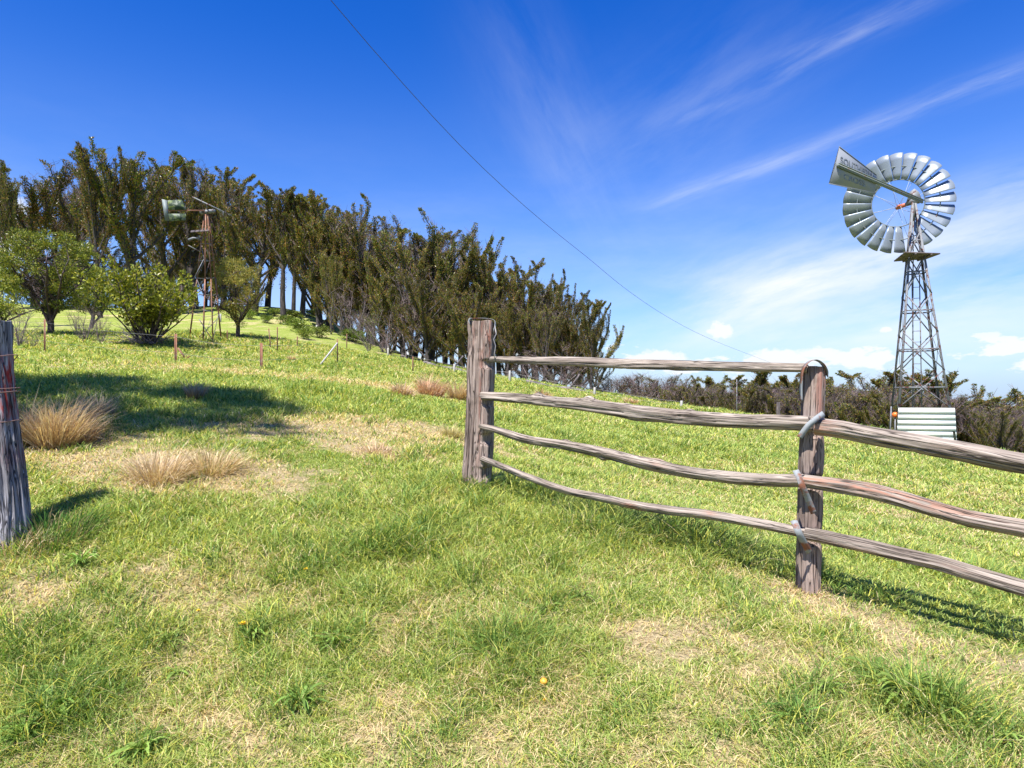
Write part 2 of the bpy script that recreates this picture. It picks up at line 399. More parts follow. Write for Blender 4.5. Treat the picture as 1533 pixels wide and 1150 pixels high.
for (px, py, rx, ry, a) in ((850,790,1.0,.6,-.4),(620,760,.9,.6,-.35),(1050,800,.8,.4,-.6),(150,800,.5,.4,-.5),(250,780,.9,.3,-.4),(1420,900,1.0,.5,-.8),(1300,840,1.0,.5,-.6),(250,600,2.6,1.6,-.9),(620,610,2.5,.6,-.6),
    (600,600,3,1.0,-.5),(300,575,4,1.2,-.5),(100,1000,.3,.2,-.6),(480,870,.6,.2,-.45),(1350,1060,.35,.15,-.6),(500,960,.25,.1,-.5),(740,960,.3,.12,-.5),(850,640,4,1.0,-.5),(1150,680,4,1.2,-.45),(500,1000,.3,.12,-.4),(120,1120,.4,.15,-.3),(700,1010,.3,.1,-.2)):
    p = hit(px, py); _patch.append((p.x, p.y, rx, ry, a))
def dryness(x, y):
    r = np.sqrt(x*x+y*y)
    d = .40 + .30*fbm(x*.55, y*.55, 2.2, 3) + .36*fbm(x*2.4, y*2.4, 5.1, 3) + .36*vnoise(x*8, y*8, 1.) + .25*vnoise(x*21, y*21, 3.)
    d = np.where(r < 5.5, d+.10, d-.04)
    for (cx, cy, rx, ry, a) in _patch:
        d = d + a*np.exp(-((x-cx)/rx)**2-((y-cy)/ry)**2)
    return np.clip(d, 0, 1)
def f_ground(g):
    pos = g.n('ShaderNodeNewGeometry').outputs['Position']
    dr = attr(g, 'dry')
    n1 = g.noise(pos, 55, 4, .7); n2 = g.noise(pos, 11, 4, .6); n3 = g.noise(pos, 2.6, 5, .65); n4 = g.noise(g.mapv(pos, (1, 1, 1)), .35, 4, .6)
    d = g.m('ADD', dr, g.m('ADD', g.m('MULTIPLY', g.m('SUBTRACT', n2, .5), 1.1), g.m('MULTIPLY', g.m('SUBTRACT', n3, .5), .9)))
    d = g.m('ADD', d, g.m('MULTIPLY', g.m('SUBTRACT', n4, .5), .5))
    gr = g.mix(g.ss(n2, .3, .7), (.19, .25, .04), (.30, .35, .08))
    st = g.mix(g.ss(n1, .3, .7), (.40, .30, .16), (.62, .51, .30))
    c = g.mix(g.ss(d, .28, .95), gr, st)
    c = g.mix(g.ss(n1, .25, .45, .65, 0.), c, (.05, .07, .02))
    far = g.ss(g.vm('LENGTH', pos), 130, 260)
    c = g.mix(far, c, (.05, .065, .03))
    h = g.m('ADD', n1, g.m('MULTIPLY', n2, .8))
    return {'Base Color': c, 'Roughness': .95, 'Specular IOR Level': .1, 'bump': (h, 1.0, .05)}
def build_ground():
    n = 560
    u = np.linspace(-1, 1, n); q = 3.4*np.sinh(6.6*u)
    X, Y = np.meshgrid(q, q+5.0, indexing='xy')
    Z = ground(X, Y)
    V = np.stack([X, Y, Z], -1).reshape(-1, 3)
    i = np.arange(n-1)[:, None]*n+np.arange(n-1)[None]
    Q = np.stack([i, i+1, i+n+1, i+n], -1).reshape(-1, 4)
    me = nmesh('ground', V, [Q], attrs={'dry': dryness(V[:, 0], V[:, 1])}, smooth=True, mat=pbr('pasture_ground', f_ground))
    tag(link('ground', me), kind='structure')
build_ground()

WEEDS = [tuple(hit(a, b)[:2])+(c,) for a, b, c in ((80,1075,.16),(1355,1050,.2),(1400,1075,.15),(1310,1020,.12),(1195,1080,.1),(500,968,.1),(740,975,.1),(700,1060,.1),(560,828,.14),(640,795,.16),(380,955,.1),(250,965,.12),(450,1060,.1),(120,850,.12),(1500,1120,.1),(610,1115,.1),(215,1130,.1),(950,1060,.1),(1080,1100,.08),(820,920,.08),(1240,1040,.1),(30,1110,.12),(60,950,.15),(150,900,.15))]
def lawn():
    rng = np.random.default_rng(5)
    N = 1150000
    # polar sampling, density thinning with distance
    u = rng.random(N); r0, r1 = 1.5, 52.0; e = .42
    r = (r0**e+(r1**e-r0**e)*u)**(1/e)
    th = rng.uniform(-R(46), R(46), N)
    x = r*np.sin(th); y = r*np.cos(th)
    dr = dryness(x, y)
    lush = fbm(x*1.3+40, y*1.3, 3., 3)
    keep = rng.random(N) < np.clip(1.1-.35*dr, .5, 1)
    x, y, r, dr, lush = x[keep], y[keep], r[keep], dr[keep], lush[keep]; n = len(x)
    z = ground(x, y)-.006
    straw = rng.random(n) < np.clip(.05+.78*(dr-.18)+.1, .10, .80)
    hgt = (.030+.050*rng.random(n)**1.5)*(1+1.1*np.clip(lush, -.5, 1))*np.where(straw, .8, 1.1)*(1.12-.4*dr)
    cl2 = fbm(x*4.2, y*4.2, 11., 3); hgt *= 1+.42*np.clip(cl2*3, -.4, 1); straw &= ~((cl2 > .16) & (rng.random(n) < .6))
    # longer unmown fringe along the fence
    A = np.array([-.257, 5.3]); B = np.array([1.727, 3.85]); ab = (B-A)/np.linalg.norm(B-A); nrm = np.array([-ab[1], ab[0]])
    if nrm[1] < 0: nrm = -nrm
    dd = (x-A[0])*nrm[0]+(y-A[1])*nrm[1]; tt = (x-A[0])*ab[0]+(y-A[1])*ab[1]
    fr = np.exp(-((dd-.28)/.26)**2)*(tt > .1)*(tt < 5.5)*np.clip(.75+.9*fbm(x*3, y*3, 8., 2), 0, 1.3)
    hgt *= 1+.85*fr; straw &= ~(rng.random(n) < fr*1.1)
    hgt *= 1+.3*np.exp(-((x-.35)/1.3)**2-((y-4.4)/.6)**2)
    # height kicks up with distance so that each far blade stands for a clump
    hgt *= 1+np.clip((r-6)/30, 0, 1.2)
    wz = np.zeros(n)
    for (wx, wy, wr) in WEEDS:
        f_ = np.exp(-((x-wx)**2+(y-wy)**2)/wr**2); hgt *= 1+.6*f_; wz = np.maximum(wz, f_)
        straw &= ~(rng.random(n) < f_)
    W = np.maximum(.0028, .0009*r)*rng.uniform(.8, 1.7, n)
    a = rng.uniform(0, 2*PI, n); lean = np.where(straw, rng.uniform(.35, 1.45, n), rng.uniform(.15, 1.05, n))
    D = np.stack([np.cos(a)*np.sin(lean), np.sin(a)*np.sin(lean), np.cos(lean)], 1)
    a2 = a+rng.uniform(-.9, .9, n)+PI/2
    side = np.stack([np.cos(a2), np.sin(a2), np.zeros(n)], 1)
    L = hgt*np.where(straw, 1.25, 1.0)/np.maximum(.55, np.cos(lean))
    g1 = np.array([.26, .355, .065]); g2 = np.array([.47, .51, .16]); g3 = np.array([.15, .245, .05]); s1 = np.array([.72, .60, .36]); s2 = np.array([.56, .41, .22])
    k = rng.random(n)[:, None]; k2 = np.clip(.5+.9*fbm(x*.9, y*.9, 7., 3), 0, 1)[:, None]
    cg = g1*(1-k)+g2*k; cg = cg*(1-.38*(1-k2))+g3*.38*(1-k2)
    dk = rng.random(n) < .15+.25*(lush > .3)+.35*(cl2 > .18)+wz*.6; cg[dk] = g3*rng.uniform(.5, 1.25, (dk.sum(), 1))
    cs = s1*(1-k)+s2*k
    yel = rng.random(n) < .18; cg[yel] = np.array([.52, .50, .11])
    col = np.where(straw[:, None], cs, cg)*rng.uniform(.8, 1.2, (n, 1))
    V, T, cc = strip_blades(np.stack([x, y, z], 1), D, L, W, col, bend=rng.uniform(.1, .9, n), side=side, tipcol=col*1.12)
    me = nmesh('grass', V, [T], col=cc, mat=M_grass)
    tag(link('grass', me), 'short green and straw coloured pasture grass covering the slope', 'grass', kind='stuff')
lawn()

# ------------------------------------------------------------------ timber fence
def catmull(P, n):
    P = np.array(P, float); m = len(P)
    Q = np.vstack([2*P[0]-P[1], P, 2*P[-1]-P[-2]])
    seg = np.linalg.norm(np.diff(P, axis=0), axis=1); cum = np.r_[0, np.cumsum(seg)]
    s = np.linspace(0, cum[-1], n); i = np.clip(np.searchsorted(cum, s, 'right')-1, 0, m-2)
    t = ((s-cum[i])/seg[i])[:, None]
    p0, p1, p2, p3 = Q[i], Q[i+1], Q[i+2], Q[i+3]
    return .5*((2*p1)+(-p0+p2)*t+(2*p0-5*p1+4*p2-p3)*t*t+(-p0+3*p1-3*p2+p3)*t**3), s
def wood(name, pts, rad, mat, parent, seed, n=420, k=44, amp=.1, redf=None, shape=None, knots=(), capz=0.0):
    """round timber: swept tube with grain grooves, knots, and split ends"""
    P, s = catmull(pts, n)
    r = np.interp(s/s[-1], np.linspace(0, 1, len(rad)), rad)
    T = np.gradient(P, axis=0); T /= np.linalg.norm(T, axis=1)[:, None]
    up = np.array([0, 0, 1.]) if abs(T[:, 2].mean()) < .7 else np.array([0, -1., 0])
    U = np.cross(T, up); U /= np.linalg.norm(U, axis=1)[:, None]; W = np.cross(U, T)   # W ~ up (rails) / towards camera (posts)
    a = np.arange(k)/k*2*PI
    A, SS = np.meshgrid(a, s); rr = r[:, None]*np.ones_like(A)
    ca, sa = np.cos(A), np.sin(A)
    low = vnoise(ca*1.2+seed, sa*1.2, SS*2.2)*.9
    g = vnoise(ca*4.5+seed*3, sa*4.5, SS*3.0+seed)
    g2 = vnoise(ca*11+seed*7, sa*11, SS*7.0+seed)
    ck = np.clip(1-np.abs(vnoise(ca*3.2+seed*5, sa*3.2, SS*1.1))*9, 0, 1)
    g3 = vnoise(ca*22+seed*11, sa*22, SS*10.0+seed)
    ck2 = np.clip(1-np.abs(vnoise(ca*6.2+seed*2, sa*6.2, SS*2.1+9))*10, 0, 1)
    rr = rr*(1+amp*(low*.22+.35*np.cos(3*A+seed+SS*.8)+.2*np.cos(5*A-seed*2+SS*1.7)+g*.5+g2*.34+g3*.18-ck*1.2-ck2*.6))
    for (t, ang, h, wd) in knots:
        da = (A-ang+PI) % (2*PI)-PI
        rr += h*np.exp(-((SS/s[-1]-t)*s[-1]/wd)**2-(da/.7)**2)
    if shape is not None: rr = shape(rr, A, SS/s[-1])
    V = P[:, None]+rr[..., None]*(U[:, None]*ca[..., None]+W[:, None]*sa[..., None])
    if capz:
        e = (vnoise(a*2.+seed, a*0.)*capz)
        V[-1] += T[-1]*e[:, None]; V[-2] += T[-1]*e[:, None]*.8
        V[0] += T[0]*e[:, None]; V[1] += T[0]*e[:, None]*.8
    gr = np.stack([ca*rr, sa*rr, SS+seed*3.1], -1).reshape(-1, 3)
    red = (redf(SS/s[-1], A) if redf else np.zeros_like(A)).ravel()
    Vf = V.reshape(-1, 3); i = np.arange(n-1)[:, None]*k; j = np.arange(k)[None]; j2 = (j+1) % k
    Q = np.stack([i+j, i+j2, i+k+j2, i+k+j], -1).reshape(-1, 4)
    # end caps with an inner ring
    ex = []; T3 = []; b = n*k
    for e, (ring, sgn) in enumerate(((0, -1), (n-1, 1))):
        cen = V[ring].mean(0); inner = cen+(V[ring]-cen)*.5-T[ring]*sgn*.004
        base = b+e*(k+1)
        ex.append(inner); ex.append(cen[None]-T[ring]*sgn*.012)
        for q in range(k):
            q2 = (q+1) % k; o = ring*k
            f = [(o+q, o+q2, base+q2), (o+q, base+q2, base+q), (base+q, base+q2, base+k)]
            T3 += f if sgn > 0 else [t_[::-1] for t_ in f]
    Vf = np.vstack([Vf]+ex)
    gre = []
    for e, ring in enumerate((0, n-1)):
        gg = gr.reshape(n, k, 3)[ring].copy(); gre += [gg*np.array([.5, .5, 1]), gg.mean(0)[None]]
    gr = np.vstack([gr]+gre); red = np.r_[red, np.zeros(2*(k+1))]
    me = nmesh(name, Vf, [Q, np.array(T3)], attrs={'gr': gr, 'red': red}, smooth=True, mat=mat)
    return link(name, me, parent)

FA = np.array([-.257, 5.3]); FB = np.array([1.727, 3.85]); FD = np.array([3.25, 2.98])
def plane_pt(px, py, a, b):
    """point on the vertical plane through a-b seen at photo pixel"""
    dx = (px-766.5)/F; d = b-a
    t = (a[0]*d[1]-a[1]*d[0])/(dx*d[1]-d[0])
    return np.array([dx*t, t, (HY-py)/F*t])
def zpost(px, py, d): return np.array([(px-766.5)/F*d, d, (HY-py)/F*d])
fence = thing('timber_fence', 'weathered grey split rail timber fence with metal straps on the near right', 'fence', (0, 0, 0))
def shapeA(rr, A, t):
    sa, ca = np.sin(A), np.cos(A)
    sq = 1/np.maximum(np.abs(ca*.96+sa*.28), np.abs(-ca*.28+sa*.96))          # squarish split post
    rr = rr*np.minimum(sq, 1.22)*.93
    # long split down the face, and hewn notches at the rails
    f = np.exp(-((A-1.15)/.16)**2)*(t > .12)*(.55+.45*np.sin(t*25))
    rr = rr*(1-.13*f)
    fr = np.clip(np.sin(A+.5)*1.4, 0, 1)
    for tn, wd, dp in ((.765, .022, .32), (.555, .03, .22), (.36, .03, .30), (.16, .028, .2)):
        rr = rr*(1-dp*np.exp(-((t-tn)/wd)**4)*np.exp(-((A-.75)/.75)**2))
    return rr
ya, yt = 738, 480
wood('post', [zpost(714, 745, 5.33), zpost(716, 700, 5.33), zpost(720, 600, 5.31), zpost(722, 482, 5.3)], [.112, .107, .103, .104], M_post, fence, 3.7, n=420, k=72, amp=.12, shape=shapeA,
     redf=lambda t, A: np.exp(-((A-1.55)/.16)**2)*np.clip((t-.15)*4, 0, 1)*.6+np.exp(-((A-1.05)/.14)**2)*(t > .8)*1.0, capz=.006)
def shapeB(rr, A, t):
    f = np.exp(-((A-PI/2+.1)/1.05)**2)
    # height windows of hewn steps under each strap
    def step(t0, t1, d):
        x = np.clip((t-t0)/(t1-t0), 0, 1)
        return d*x*(t < t1)*(t > t0)
    rr = rr*(1-f*(.42*np.exp(-((t-.735)/.035)**4)+.42*np.exp(-((t-.51)/.03)**4)+.42*np.exp(-((t-.285)/.03)**4)))
    rr = rr*(1+f*.16*np.exp(-((t-.62)/.05)**2)+f*.1*np.exp(-((t-.40)/.05)**2))
    return rr
pb = wood('post', [zpost(1210, 900, 3.86), zpost(1211, 840, 3.86), zpost(1213, 740, 3.87), zpost(1216, 640, 3.87), zpost(1219, 550, 3.87)], [.067, .067, .066, .063, .060], M_post, fence, 8.2, n=420, k=64, amp=.11, shape=shapeB,
     redf=lambda t, A: np.exp(-((A-1.2)/.7)**2)*(.2+.6*(t > .8))*.8, capz=.005)
wood('post', [np.array([3.3, 2.99, -1.75]), np.array([3.3, 2.99, -.9]), np.array([3.3, 2.99, .16])], [.08, .078, .074], M_post, fence, 5.5, n=160, k=32)
a1, b1 = FA+np.array([.0, -.075]), FB+np.array([-.015, -.10])
def rail(pix, rads, seed, a, b, **kw):
    return wood('rail', [plane_pt(x, y, a, b) for x, y in pix], rads, M_rail, fence, seed, amp=.17, **kw)
rail([(729, 538), (780, 540), (860, 542), (960, 546), (1060, 548), (1140, 550), (1207, 551)], [.022, .027, .033, .034, .031, .029, .026], 1.1, FA+np.array([.03, -.03]), FB+np.array([-.03, -.02]), n=520, capz=.01)
rail([(722, 593), (770, 596), (830, 602), (880, 607), (960, 618), (1050, 627), (1120, 631), (1215, 634)], [.032, .036, .040, .045, .047, .044, .042, .042], 2.3, a1, b1, n=560, capz=.012,
     knots=((.22, 1.5, .02, .035), (.40, 1.5, .026, .045), (.70, 1.4, .012, .03), (.55, 4.6, .012, .1)))
rail([(720, 638), (745, 644), (790, 658), (850, 667), (900, 677), (960, 692), (1010, 703), (1060, 711), (1130, 718), (1205, 720)], [.022, .028, .031, .033, .038, .036, .037, .036, .037, .036], 3.9, a1, b1, n=560, capz=.01,
     knots=((.33, 1.4, .012, .03), (.46, 4.7, .016, .03), (.62, 1.7, .012, .05)), redf=lambda t, A: np.exp(-((t-.62)/.03)**2)*.4)
rail([(722, 687), (760, 702), (800, 718), (850, 735), (900, 745), (950, 756), (1000, 764), (1060, 771), (1130, 783), (1205, 798)], [.022, .025, .026, .026, .027, .027, .029, .028, .030, .030], 4.4, a1, b1, n=560, capz=.01,
     redf=lambda t, A: np.exp(-((t-.55)/.035)**2)*1.0*(np.sin(A) < .3)+np.exp(-((t-.77)/.02)**2)*.5)
a2, b2 = FB+np.array([-.01, -.125]), FD+np.array([.0, -.125])
rail([(1222, 638), (1260, 643), (1300, 651), (1350, 660), (1400, 669), (1450, 678), (1500, 688), (1560, 699), (1640, 712), (1900, 745)], [.046, .047, .048, .050, .052, .050, .048, .047, .046, .045], 5.2, a2, b2, n=620, k=56, capz=.012,
     redf=lambda t, A: np.clip(1-t*9, 0, 1)*.8, shape=lambda rr, A, t: rr*(1-.22*np.exp(-((A-1.2-.6*t)/.18)**2)*(t > .2)*(t < .62)-.14*np.exp(-((A-2.2)/.2)**2)*(t > .3)))
rail([(1203, 720), (1250, 727), (1300, 735), (1340, 745), (1390, 760), (1440, 774), (1490, 784), (1540, 793), (1640, 812), (1900, 850)], [.037, .041, .043, .044, .045, .044, .045, .044, .043, .042], 6.6, a2, b2, n=620, k=52, capz=.01,
     redf=lambda t, A: np.clip(1.25-t*2.1, 0, 1)*np.exp(-((((A-.1+PI) % (2*PI))-PI-.45)/.65)**2)*1.5)
rail([(1204, 799), (1250, 808), (1300, 819), (1350, 831), (1400, 842), (1450, 857), (1500, 872), (1560, 888), (1640, 905), (1900, 965)], [.034, .037, .037, .037, .038, .040, .042, .043, .042, .040], 7.3, a2, b2, n=620, k=48, capz=.01,
     redf=lambda t, A: np.clip(.6-t, 0, 1)*(np.sin(A) < -.2)*.5)
def strap(name, pts, wd, across, parent, th=.0015, mat=None):
    """bent flat metal strap: list of 3D centre points, width direction"""
    P, s = catmull(pts, 40); ac = np.array(across, float); ac /= np.linalg.norm(ac)
    T = np.gradient(P, axis=0); T /= np.linalg.norm(T, axis=1)[:, None]
    a_ = ac-T*(T@ac)[:, None]; a_ /= np.linalg.norm(a_, axis=1)[:, None]; nn = np.cross(T, a_)
    V = np.stack([P-a_*wd/2-nn*th, P+a_*wd/2-nn*th, P+a_*wd/2+nn*th, P-a_*wd/2+nn*th], 1).reshape(-1, 3)
    i = np.arange(39)[:, None]*4; j = np.arange(4)[None]; j2 = (j+1) % 4
    Q = np.vstack([np.stack([i+j, i+j2, i+4+j2, i+4+j], -1).reshape(-1, 4), [[3, 2, 1, 0]], [[156, 157, 158, 159]]])
    return link(name, nmesh(name, V, [Q], mat=mat or M_strap), parent)
def zp(px, py, d): return zpost(px, py, d)
# flat strap arched over the top of the nearer post, holding the top rail
strap('metal_strap', [zp(1199, 600, 3.80), zp(1199, 575, 3.80), zp(1201, 556, 3.79), zp(1208, 544, 3.79), zp(1219, 539, 3.80), zp(1229, 543, 3.81), zp(1236, 553, 3.83), zp(1237, 562, 3.85)], .055, (.15, 1, .0), pb)
strap('metal_strap', [zp(1197, 655, 3.665), zp(1203, 646, 3.655), zp(1211, 636, 3.65), zp(1222, 627, 3.66), zp(1233, 619, 3.71)], .031, (.7, 0, -.7), pb)
strap('metal_strap', [zp(1191, 704, 3.70), zp(1196, 714, 3.67), zp(1202, 730, 3.66), zp(1210, 748, 3.70), zp(1218, 768, 3.74)], .034, (.95, 0, .35), pb)
strap('metal_strap', [zp(1188, 779, 3.71), zp(1192, 788, 3.67), zp(1197, 800, 3.66), zp(1204, 813, 3.70), zp(1212, 827, 3.76)], .036, (.95, 0, .4), pb)
# flat galvanised band laid over the head of the farther post
pA = [o for o in fence.children][0]
strap('metal_band', [zp(704, 487, 5.2), zp(703, 480, 5.22), zp(710, 477.5, 5.24), zp(722, 477, 5.25), zp(734, 478, 5.26), zp(741, 481, 5.26), zp(741, 490, 5.24), zp(739, 498, 5.2)], .06, (0.1, 1, 0), pA)
mb = MB(); mb.tube([zp(741, 488, 5.17), zp(743, 500, 5.15), zp(739, 508, 5.15), zp(742, 518, 5.15), zp(740, 530, 5.15), zp(741, 543, 5.16)], .004, 6)
mb.build('wire', M_wire, pA)

# charred gate post at the left edge, wound with wire
gp = thing('gate_post', 'charred grey gate post wound with rusty wire at the left edge', 'post', tuple(zpost(14, 828, 3.9)))
def rel(p): return np.array(p)-np.array(gp.location)
gpo = wood('timber', [rel(zpost(17, 850, 3.9)), rel(zpost(13, 815, 3.9)), rel(zpost(8, 730, 3.92)), rel(zpost(-6, 610, 3.94)), rel(zpost(-14, 540, 3.95)), rel(zpost(-16, 484, 3.96))], [.122, .114, .110, .108, .110, .110], M_char, gp, 9.4, n=420, k=80, amp=.2,
     redf=lambda t, A: 1.25*np.exp(-((t-.72)/.13)**4)*np.clip(.4+np.cos(A-.3), 0, 1)+.35*np.exp(-((t-.45)/.05)**2), capz=.02)
for (yl, yr, off) in ((548, 536, 0), (585, 582, 0), (594, 588, .002), (712, 716, 0), (738, 733, 0), (640, 632, 0)):
    mb = MB(); pts = []
    cx = np.interp((yl+yr)/2, [484, 610, 815], [-16, -6, 13]); c = rel(zpost(cx, (yl+yr)/2, 3.94))
    for q in range(41):
        an = q/40*2*PI; rr_ = .119+off+.004*math.sin(an*5)
        pts.append(c+np.array([rr_*math.cos(an), rr_*math.sin(an), (yl-yr)/F*3.9*math.cos(an)*.9+.004*math.sin(3*an)]))
    mb.tube(pts, .0028, 5); mb.build('wire', M_rwire, gp)

# ------------------------------------------------------------------ trees
def tree_tubes(mb, P, r0, r1, k=5, col=(1, 1, 1)):
    mb.tube(P, np.linspace(r0, r1, len(P)), k, cap=False, col=col)
def grow(rng, p, d, L, n=6, up=.18, wob=.10):
    pts = [np.array(p, float)]; d = np.array(d, float); d /= np.linalg.norm(d)
    for i in range(n):
        d = d+np.array([0, 0, up])/n*2+rng.normal(0, wob, 3); d /= np.linalg.norm(d)
        pts.append(pts[-1]+d*L/n)
    return np.array(pts)
def sleeve(rng, P, dens, rad, lo=0., size=(.26, .10), out=None):
    """leaf quads packed round a branch, pointing outward and up"""
    seg = np.linalg.norm(np.diff(P, axis=0), axis=1); cum = np.r_[0, np.cumsum(seg)]; Lt = cum[-1]
    n = max(4, int(dens*Lt*(1-lo)))
    s = rng.uniform(lo*Lt, Lt*1.02, n); i = np.clip(np.searchsorted(cum, s)-1, 0, len(seg)-1)
    t = ((s-cum[i])/seg[i])[:, None]; c = P[i]*(1-t)+P[i+1]*t; ax = (P[i+1]-P[i])/seg[i][:, None]
    v = rng.normal(0, 1, (n, 3)); v -= ax*(v*ax).sum(1)[:, None]; v /= np.linalg.norm(v, axis=1)[:, None]+1e-9
    clump = .55+.75*(vnoise(s*1.9+rng.uniform(0, 50), s*0+rng.uniform(0, 50))*.5+.5)
    taper = np.clip(1.25-.8*s/Lt, .35, 1.)
    r = rad*np.sqrt(rng.random(n))*clump*taper
    pos = c+v*r[:, None]
    d = v*rng.uniform(.5, 1.1, (n, 1))+ax*.5+np.array([0, 0, .35])+rng.normal(0, .35, (n, 3)); d /= np.linalg.norm(d, axis=1)[:, None]
    out.append((pos, d, r/(rad+1e-6)))
def leaves_mesh(name, L, rng, size, cols, w8, mat, tipred=.0):
    pos = np.vstack([a[0] for a in L]); d = np.vstack([a[1] for a in L]); q = np.concatenate([a[2] for a in L]); n = len(pos)
    sd = np.cross(d, rng.normal(0, 1, (n, 3))); sd /= np.linalg.norm(sd, axis=1)[:, None]+1e-9
    l = size[0]*rng.uniform(.6, 1.35, (n, 1)); wd = size[1]*rng.uniform(.7, 1.3, (n, 1))
    m = pos+d*l*.45
    V = np.stack([pos, m+sd*wd/2, pos+d*l, m-sd*wd/2], 1).reshape(-1, 3)
    Q = (np.arange(n)*4)[:, None]+np.arange(4)[None]
    ci = rng.choice(len(cols), n, p=w8); col = np.array(cols)[ci]
    if tipred > 0:
        rd = rng.random(n) < tipred*np.clip(q*1.3, 0, 1); col[rd] = np.array([.27, .15, .055])*rng.uniform(.7, 1.2, (rd.sum(), 1))
    # clump-scale tint differences between shoots
    cl = (vnoise(pos[:, 0]*1.1, pos[:, 1]*1.1, pos[:, 2]*.9)*.5+.5)[:, None]
    col = col*(.75+.5*cl)*rng.uniform(.8, 1.2, (n, 1))
    return nmesh(name, V, [Q], col=np.repeat(col, 4, 0), mat=mat)
GC = [(.105, .142, .020), (.19, .19, .028), (.050, .072, .016), (.27, .19, .045)]
TW = (.17, .125, .125)
def gum(seed, H=12., nm=9, spread=.6, tr=.3, dens=120, rad=.24, bare=.35, low=0.25, tipred=.42, stem_fuzz=True, leaf=(.14, .056)):
    dens *= 1.25
    """regrowing burnt gum: long ascending limbs clad in short leafy shoots"""
    rng = np.random.default_rng(seed); tb = MB(); tw = MB(); LV = []
    lead = grow(rng, (0, 0, -.5), (rng.normal(0, .05), rng.normal(0, .05), 1), H*.80, 9, .1, .04)
    tree_tubes(tb, lead, tr, .06, 8)
    if stem_fuzz: sleeve(rng, lead[2:], dens*.8, rad*1.1, .12, out=LV)
    a0 = rng.uniform(0, 6.28)
    for i in range(nm):
        f = low+(.74-low)*(i+rng.uniform(0, .8))/nm
        idx = f*(len(lead)-1); k = int(idx); p = lead[k]*(1-idx+k)+lead[min(k+1, len(lead)-1)]*(idx-k)
        a = a0+i*2.4+rng.normal(0, .4); sp = spread*rng.uniform(.5, 1.2)*(1.15-.5*f)*.85
        L = H*rng.uniform(.34, .62)*(1.2-.65*f)+.1*H
        br = grow(rng, p, (math.cos(a)*sp, math.sin(a)*sp, .75), L, 7, .17, .05)
        r0 = tr*.5*(1.1-.6*f); tree_tubes(tb, br, r0, .03, 6)
        fz = rng.uniform(.7, 1.25); sleeve(rng, br, dens*fz, rad*fz, .15, out=LV)
        for j in range(rng.integers(6, 10)):
            idx = rng.uniform(.25, 1.)*(len(br)-1); k = min(int(idx), len(br)-2); q = br[k]*(1-idx+k)+br[k+1]*(idx-k)
            b = a+rng.normal(0, 1.2); s2 = rng.uniform(.3, .75)
            sb = grow(rng, q, (math.cos(b)*s2, math.sin(b)*s2, .8), H*rng.uniform(.06, .19), 5, .18, .08)
            tree_tubes(tb, sb, r0*.4, .02, 4); sleeve(rng, sb, dens*.95, rad*.85, .05, out=LV)
            for _ in range(2):
                c = rng.uniform(0, 6.28); tt = grow(rng, sb[rng.integers(2, 6)], (math.cos(c)*.5, math.sin(c)*.5, .9), rng.uniform(.3, .8)*(1+bare), 3, .1, .12)
                tree_tubes(tw, tt, .013, .006, 3, col=np.array(TW)*rng.uniform(.6, 1.2))
        for _ in range(int(12+20*bare)):
            c = rng.uniform(0, 6.28); tt = grow(rng, br[rng.integers(2, 8)], (math.cos(c)*.5, math.sin(c)*.5, .8), rng.uniform(.4, 1.2)*(.7+bare), 4, .15, .12)
            tree_tubes(tw, tt, .014, .006, 3, col=np.array(TW)*rng.uniform(.6, 1.2))
    rm = .25+.16*spread; rm *= H                 # wind-rounded head: limbs never overtop the rest by much
    def lim(V):
        z = V[:, 2]; zl = H*.88; V[:, 2] = np.where(z > zl, zl+(z-zl)*.38, z)
        rr_ = np.hypot(V[:, 0], V[:, 1]); q = np.where(rr_ > rm*.75, (rm*.75+(rr_-rm*.75)*.4)/np.maximum(rr_, .01), 1); V[:, :2] *= q[:, None]
        return V
    for m_ in (tb, tw): m_.V = [lim(v.copy()) for v in m_.V]
    LV = [(lim(a_.copy()), b_, c_) for a_, b_, c_ in LV]
    return (tb.build('trunk', M_bark, mesh_only=True, smooth=True), leaves_mesh('crown', LV, rng, leaf, GC, [.42, .27, .21, .10], M_leaf, tipred), tw.build('bare_twigs', M_twig, mesh_only=True), H)
def bare_tree(seed, H=5., n=9, spread=.8, dens=14, leaf=0.0, col=(.17, .125, .12)):
    """leafless multi-stemmed burnt shrub or small tree"""
    rng = np.random.default_rng(seed); tb = MB(); tw = MB(); LV = []
    def twigs(P, m, L):
        for _ in range(m):
            c = rng.uniform(0, 6.28); tt = grow(rng, P[rng.integers(1, len(P))], (math.cos(c)*.8, math.sin(c)*.8, .6), L*rng.uniform(.5, 1.2), 4, .15, .18)
            tree_tubes(tw, tt, .014, .006, 3, col=np.array(col)*rng.uniform(.6, 1.35))
            for _ in range(3):
                c2 = rng.uniform(0, 6.28); t2 = grow(rng, tt[rng.integers(1, 5)], (math.cos(c2)*.8, math.sin(c2)*.8, .6), L*rng.uniform(.25, .5), 3, .1, .2)
                tree_tubes(tw, t2, .008, .004, 3, col=np.array(col)*rng.uniform(.7, 1.5))
            if leaf: sleeve(rng, tt, leaf, .16, .3, out=LV)
    for i in range(n):
        a = i/n*6.28+rng.normal(0, .3); s = rng.uniform(.1, spread)
        br = grow(rng, (rng.normal(0, .1), rng.normal(0, .1), -.2), (math.cos(a)*s, math.sin(a)*s, .8), H*rng.uniform(.7, 1.05), 7, .08, .1)
        tree_tubes(tb, br, .05, .012, 5); twigs(br, dens, H*.22)
    lm = leaves_mesh('leaves', LV, rng, (.14, .07), [(.10, .14, .03), (.16, .19, .05)], [.6, .4], M_leaf) if LV else None
    return (tb.build('trunk', M_bark2, mesh_only=True), lm, tw.build('bare_twigs', M_twig, mesh_only=True), H)
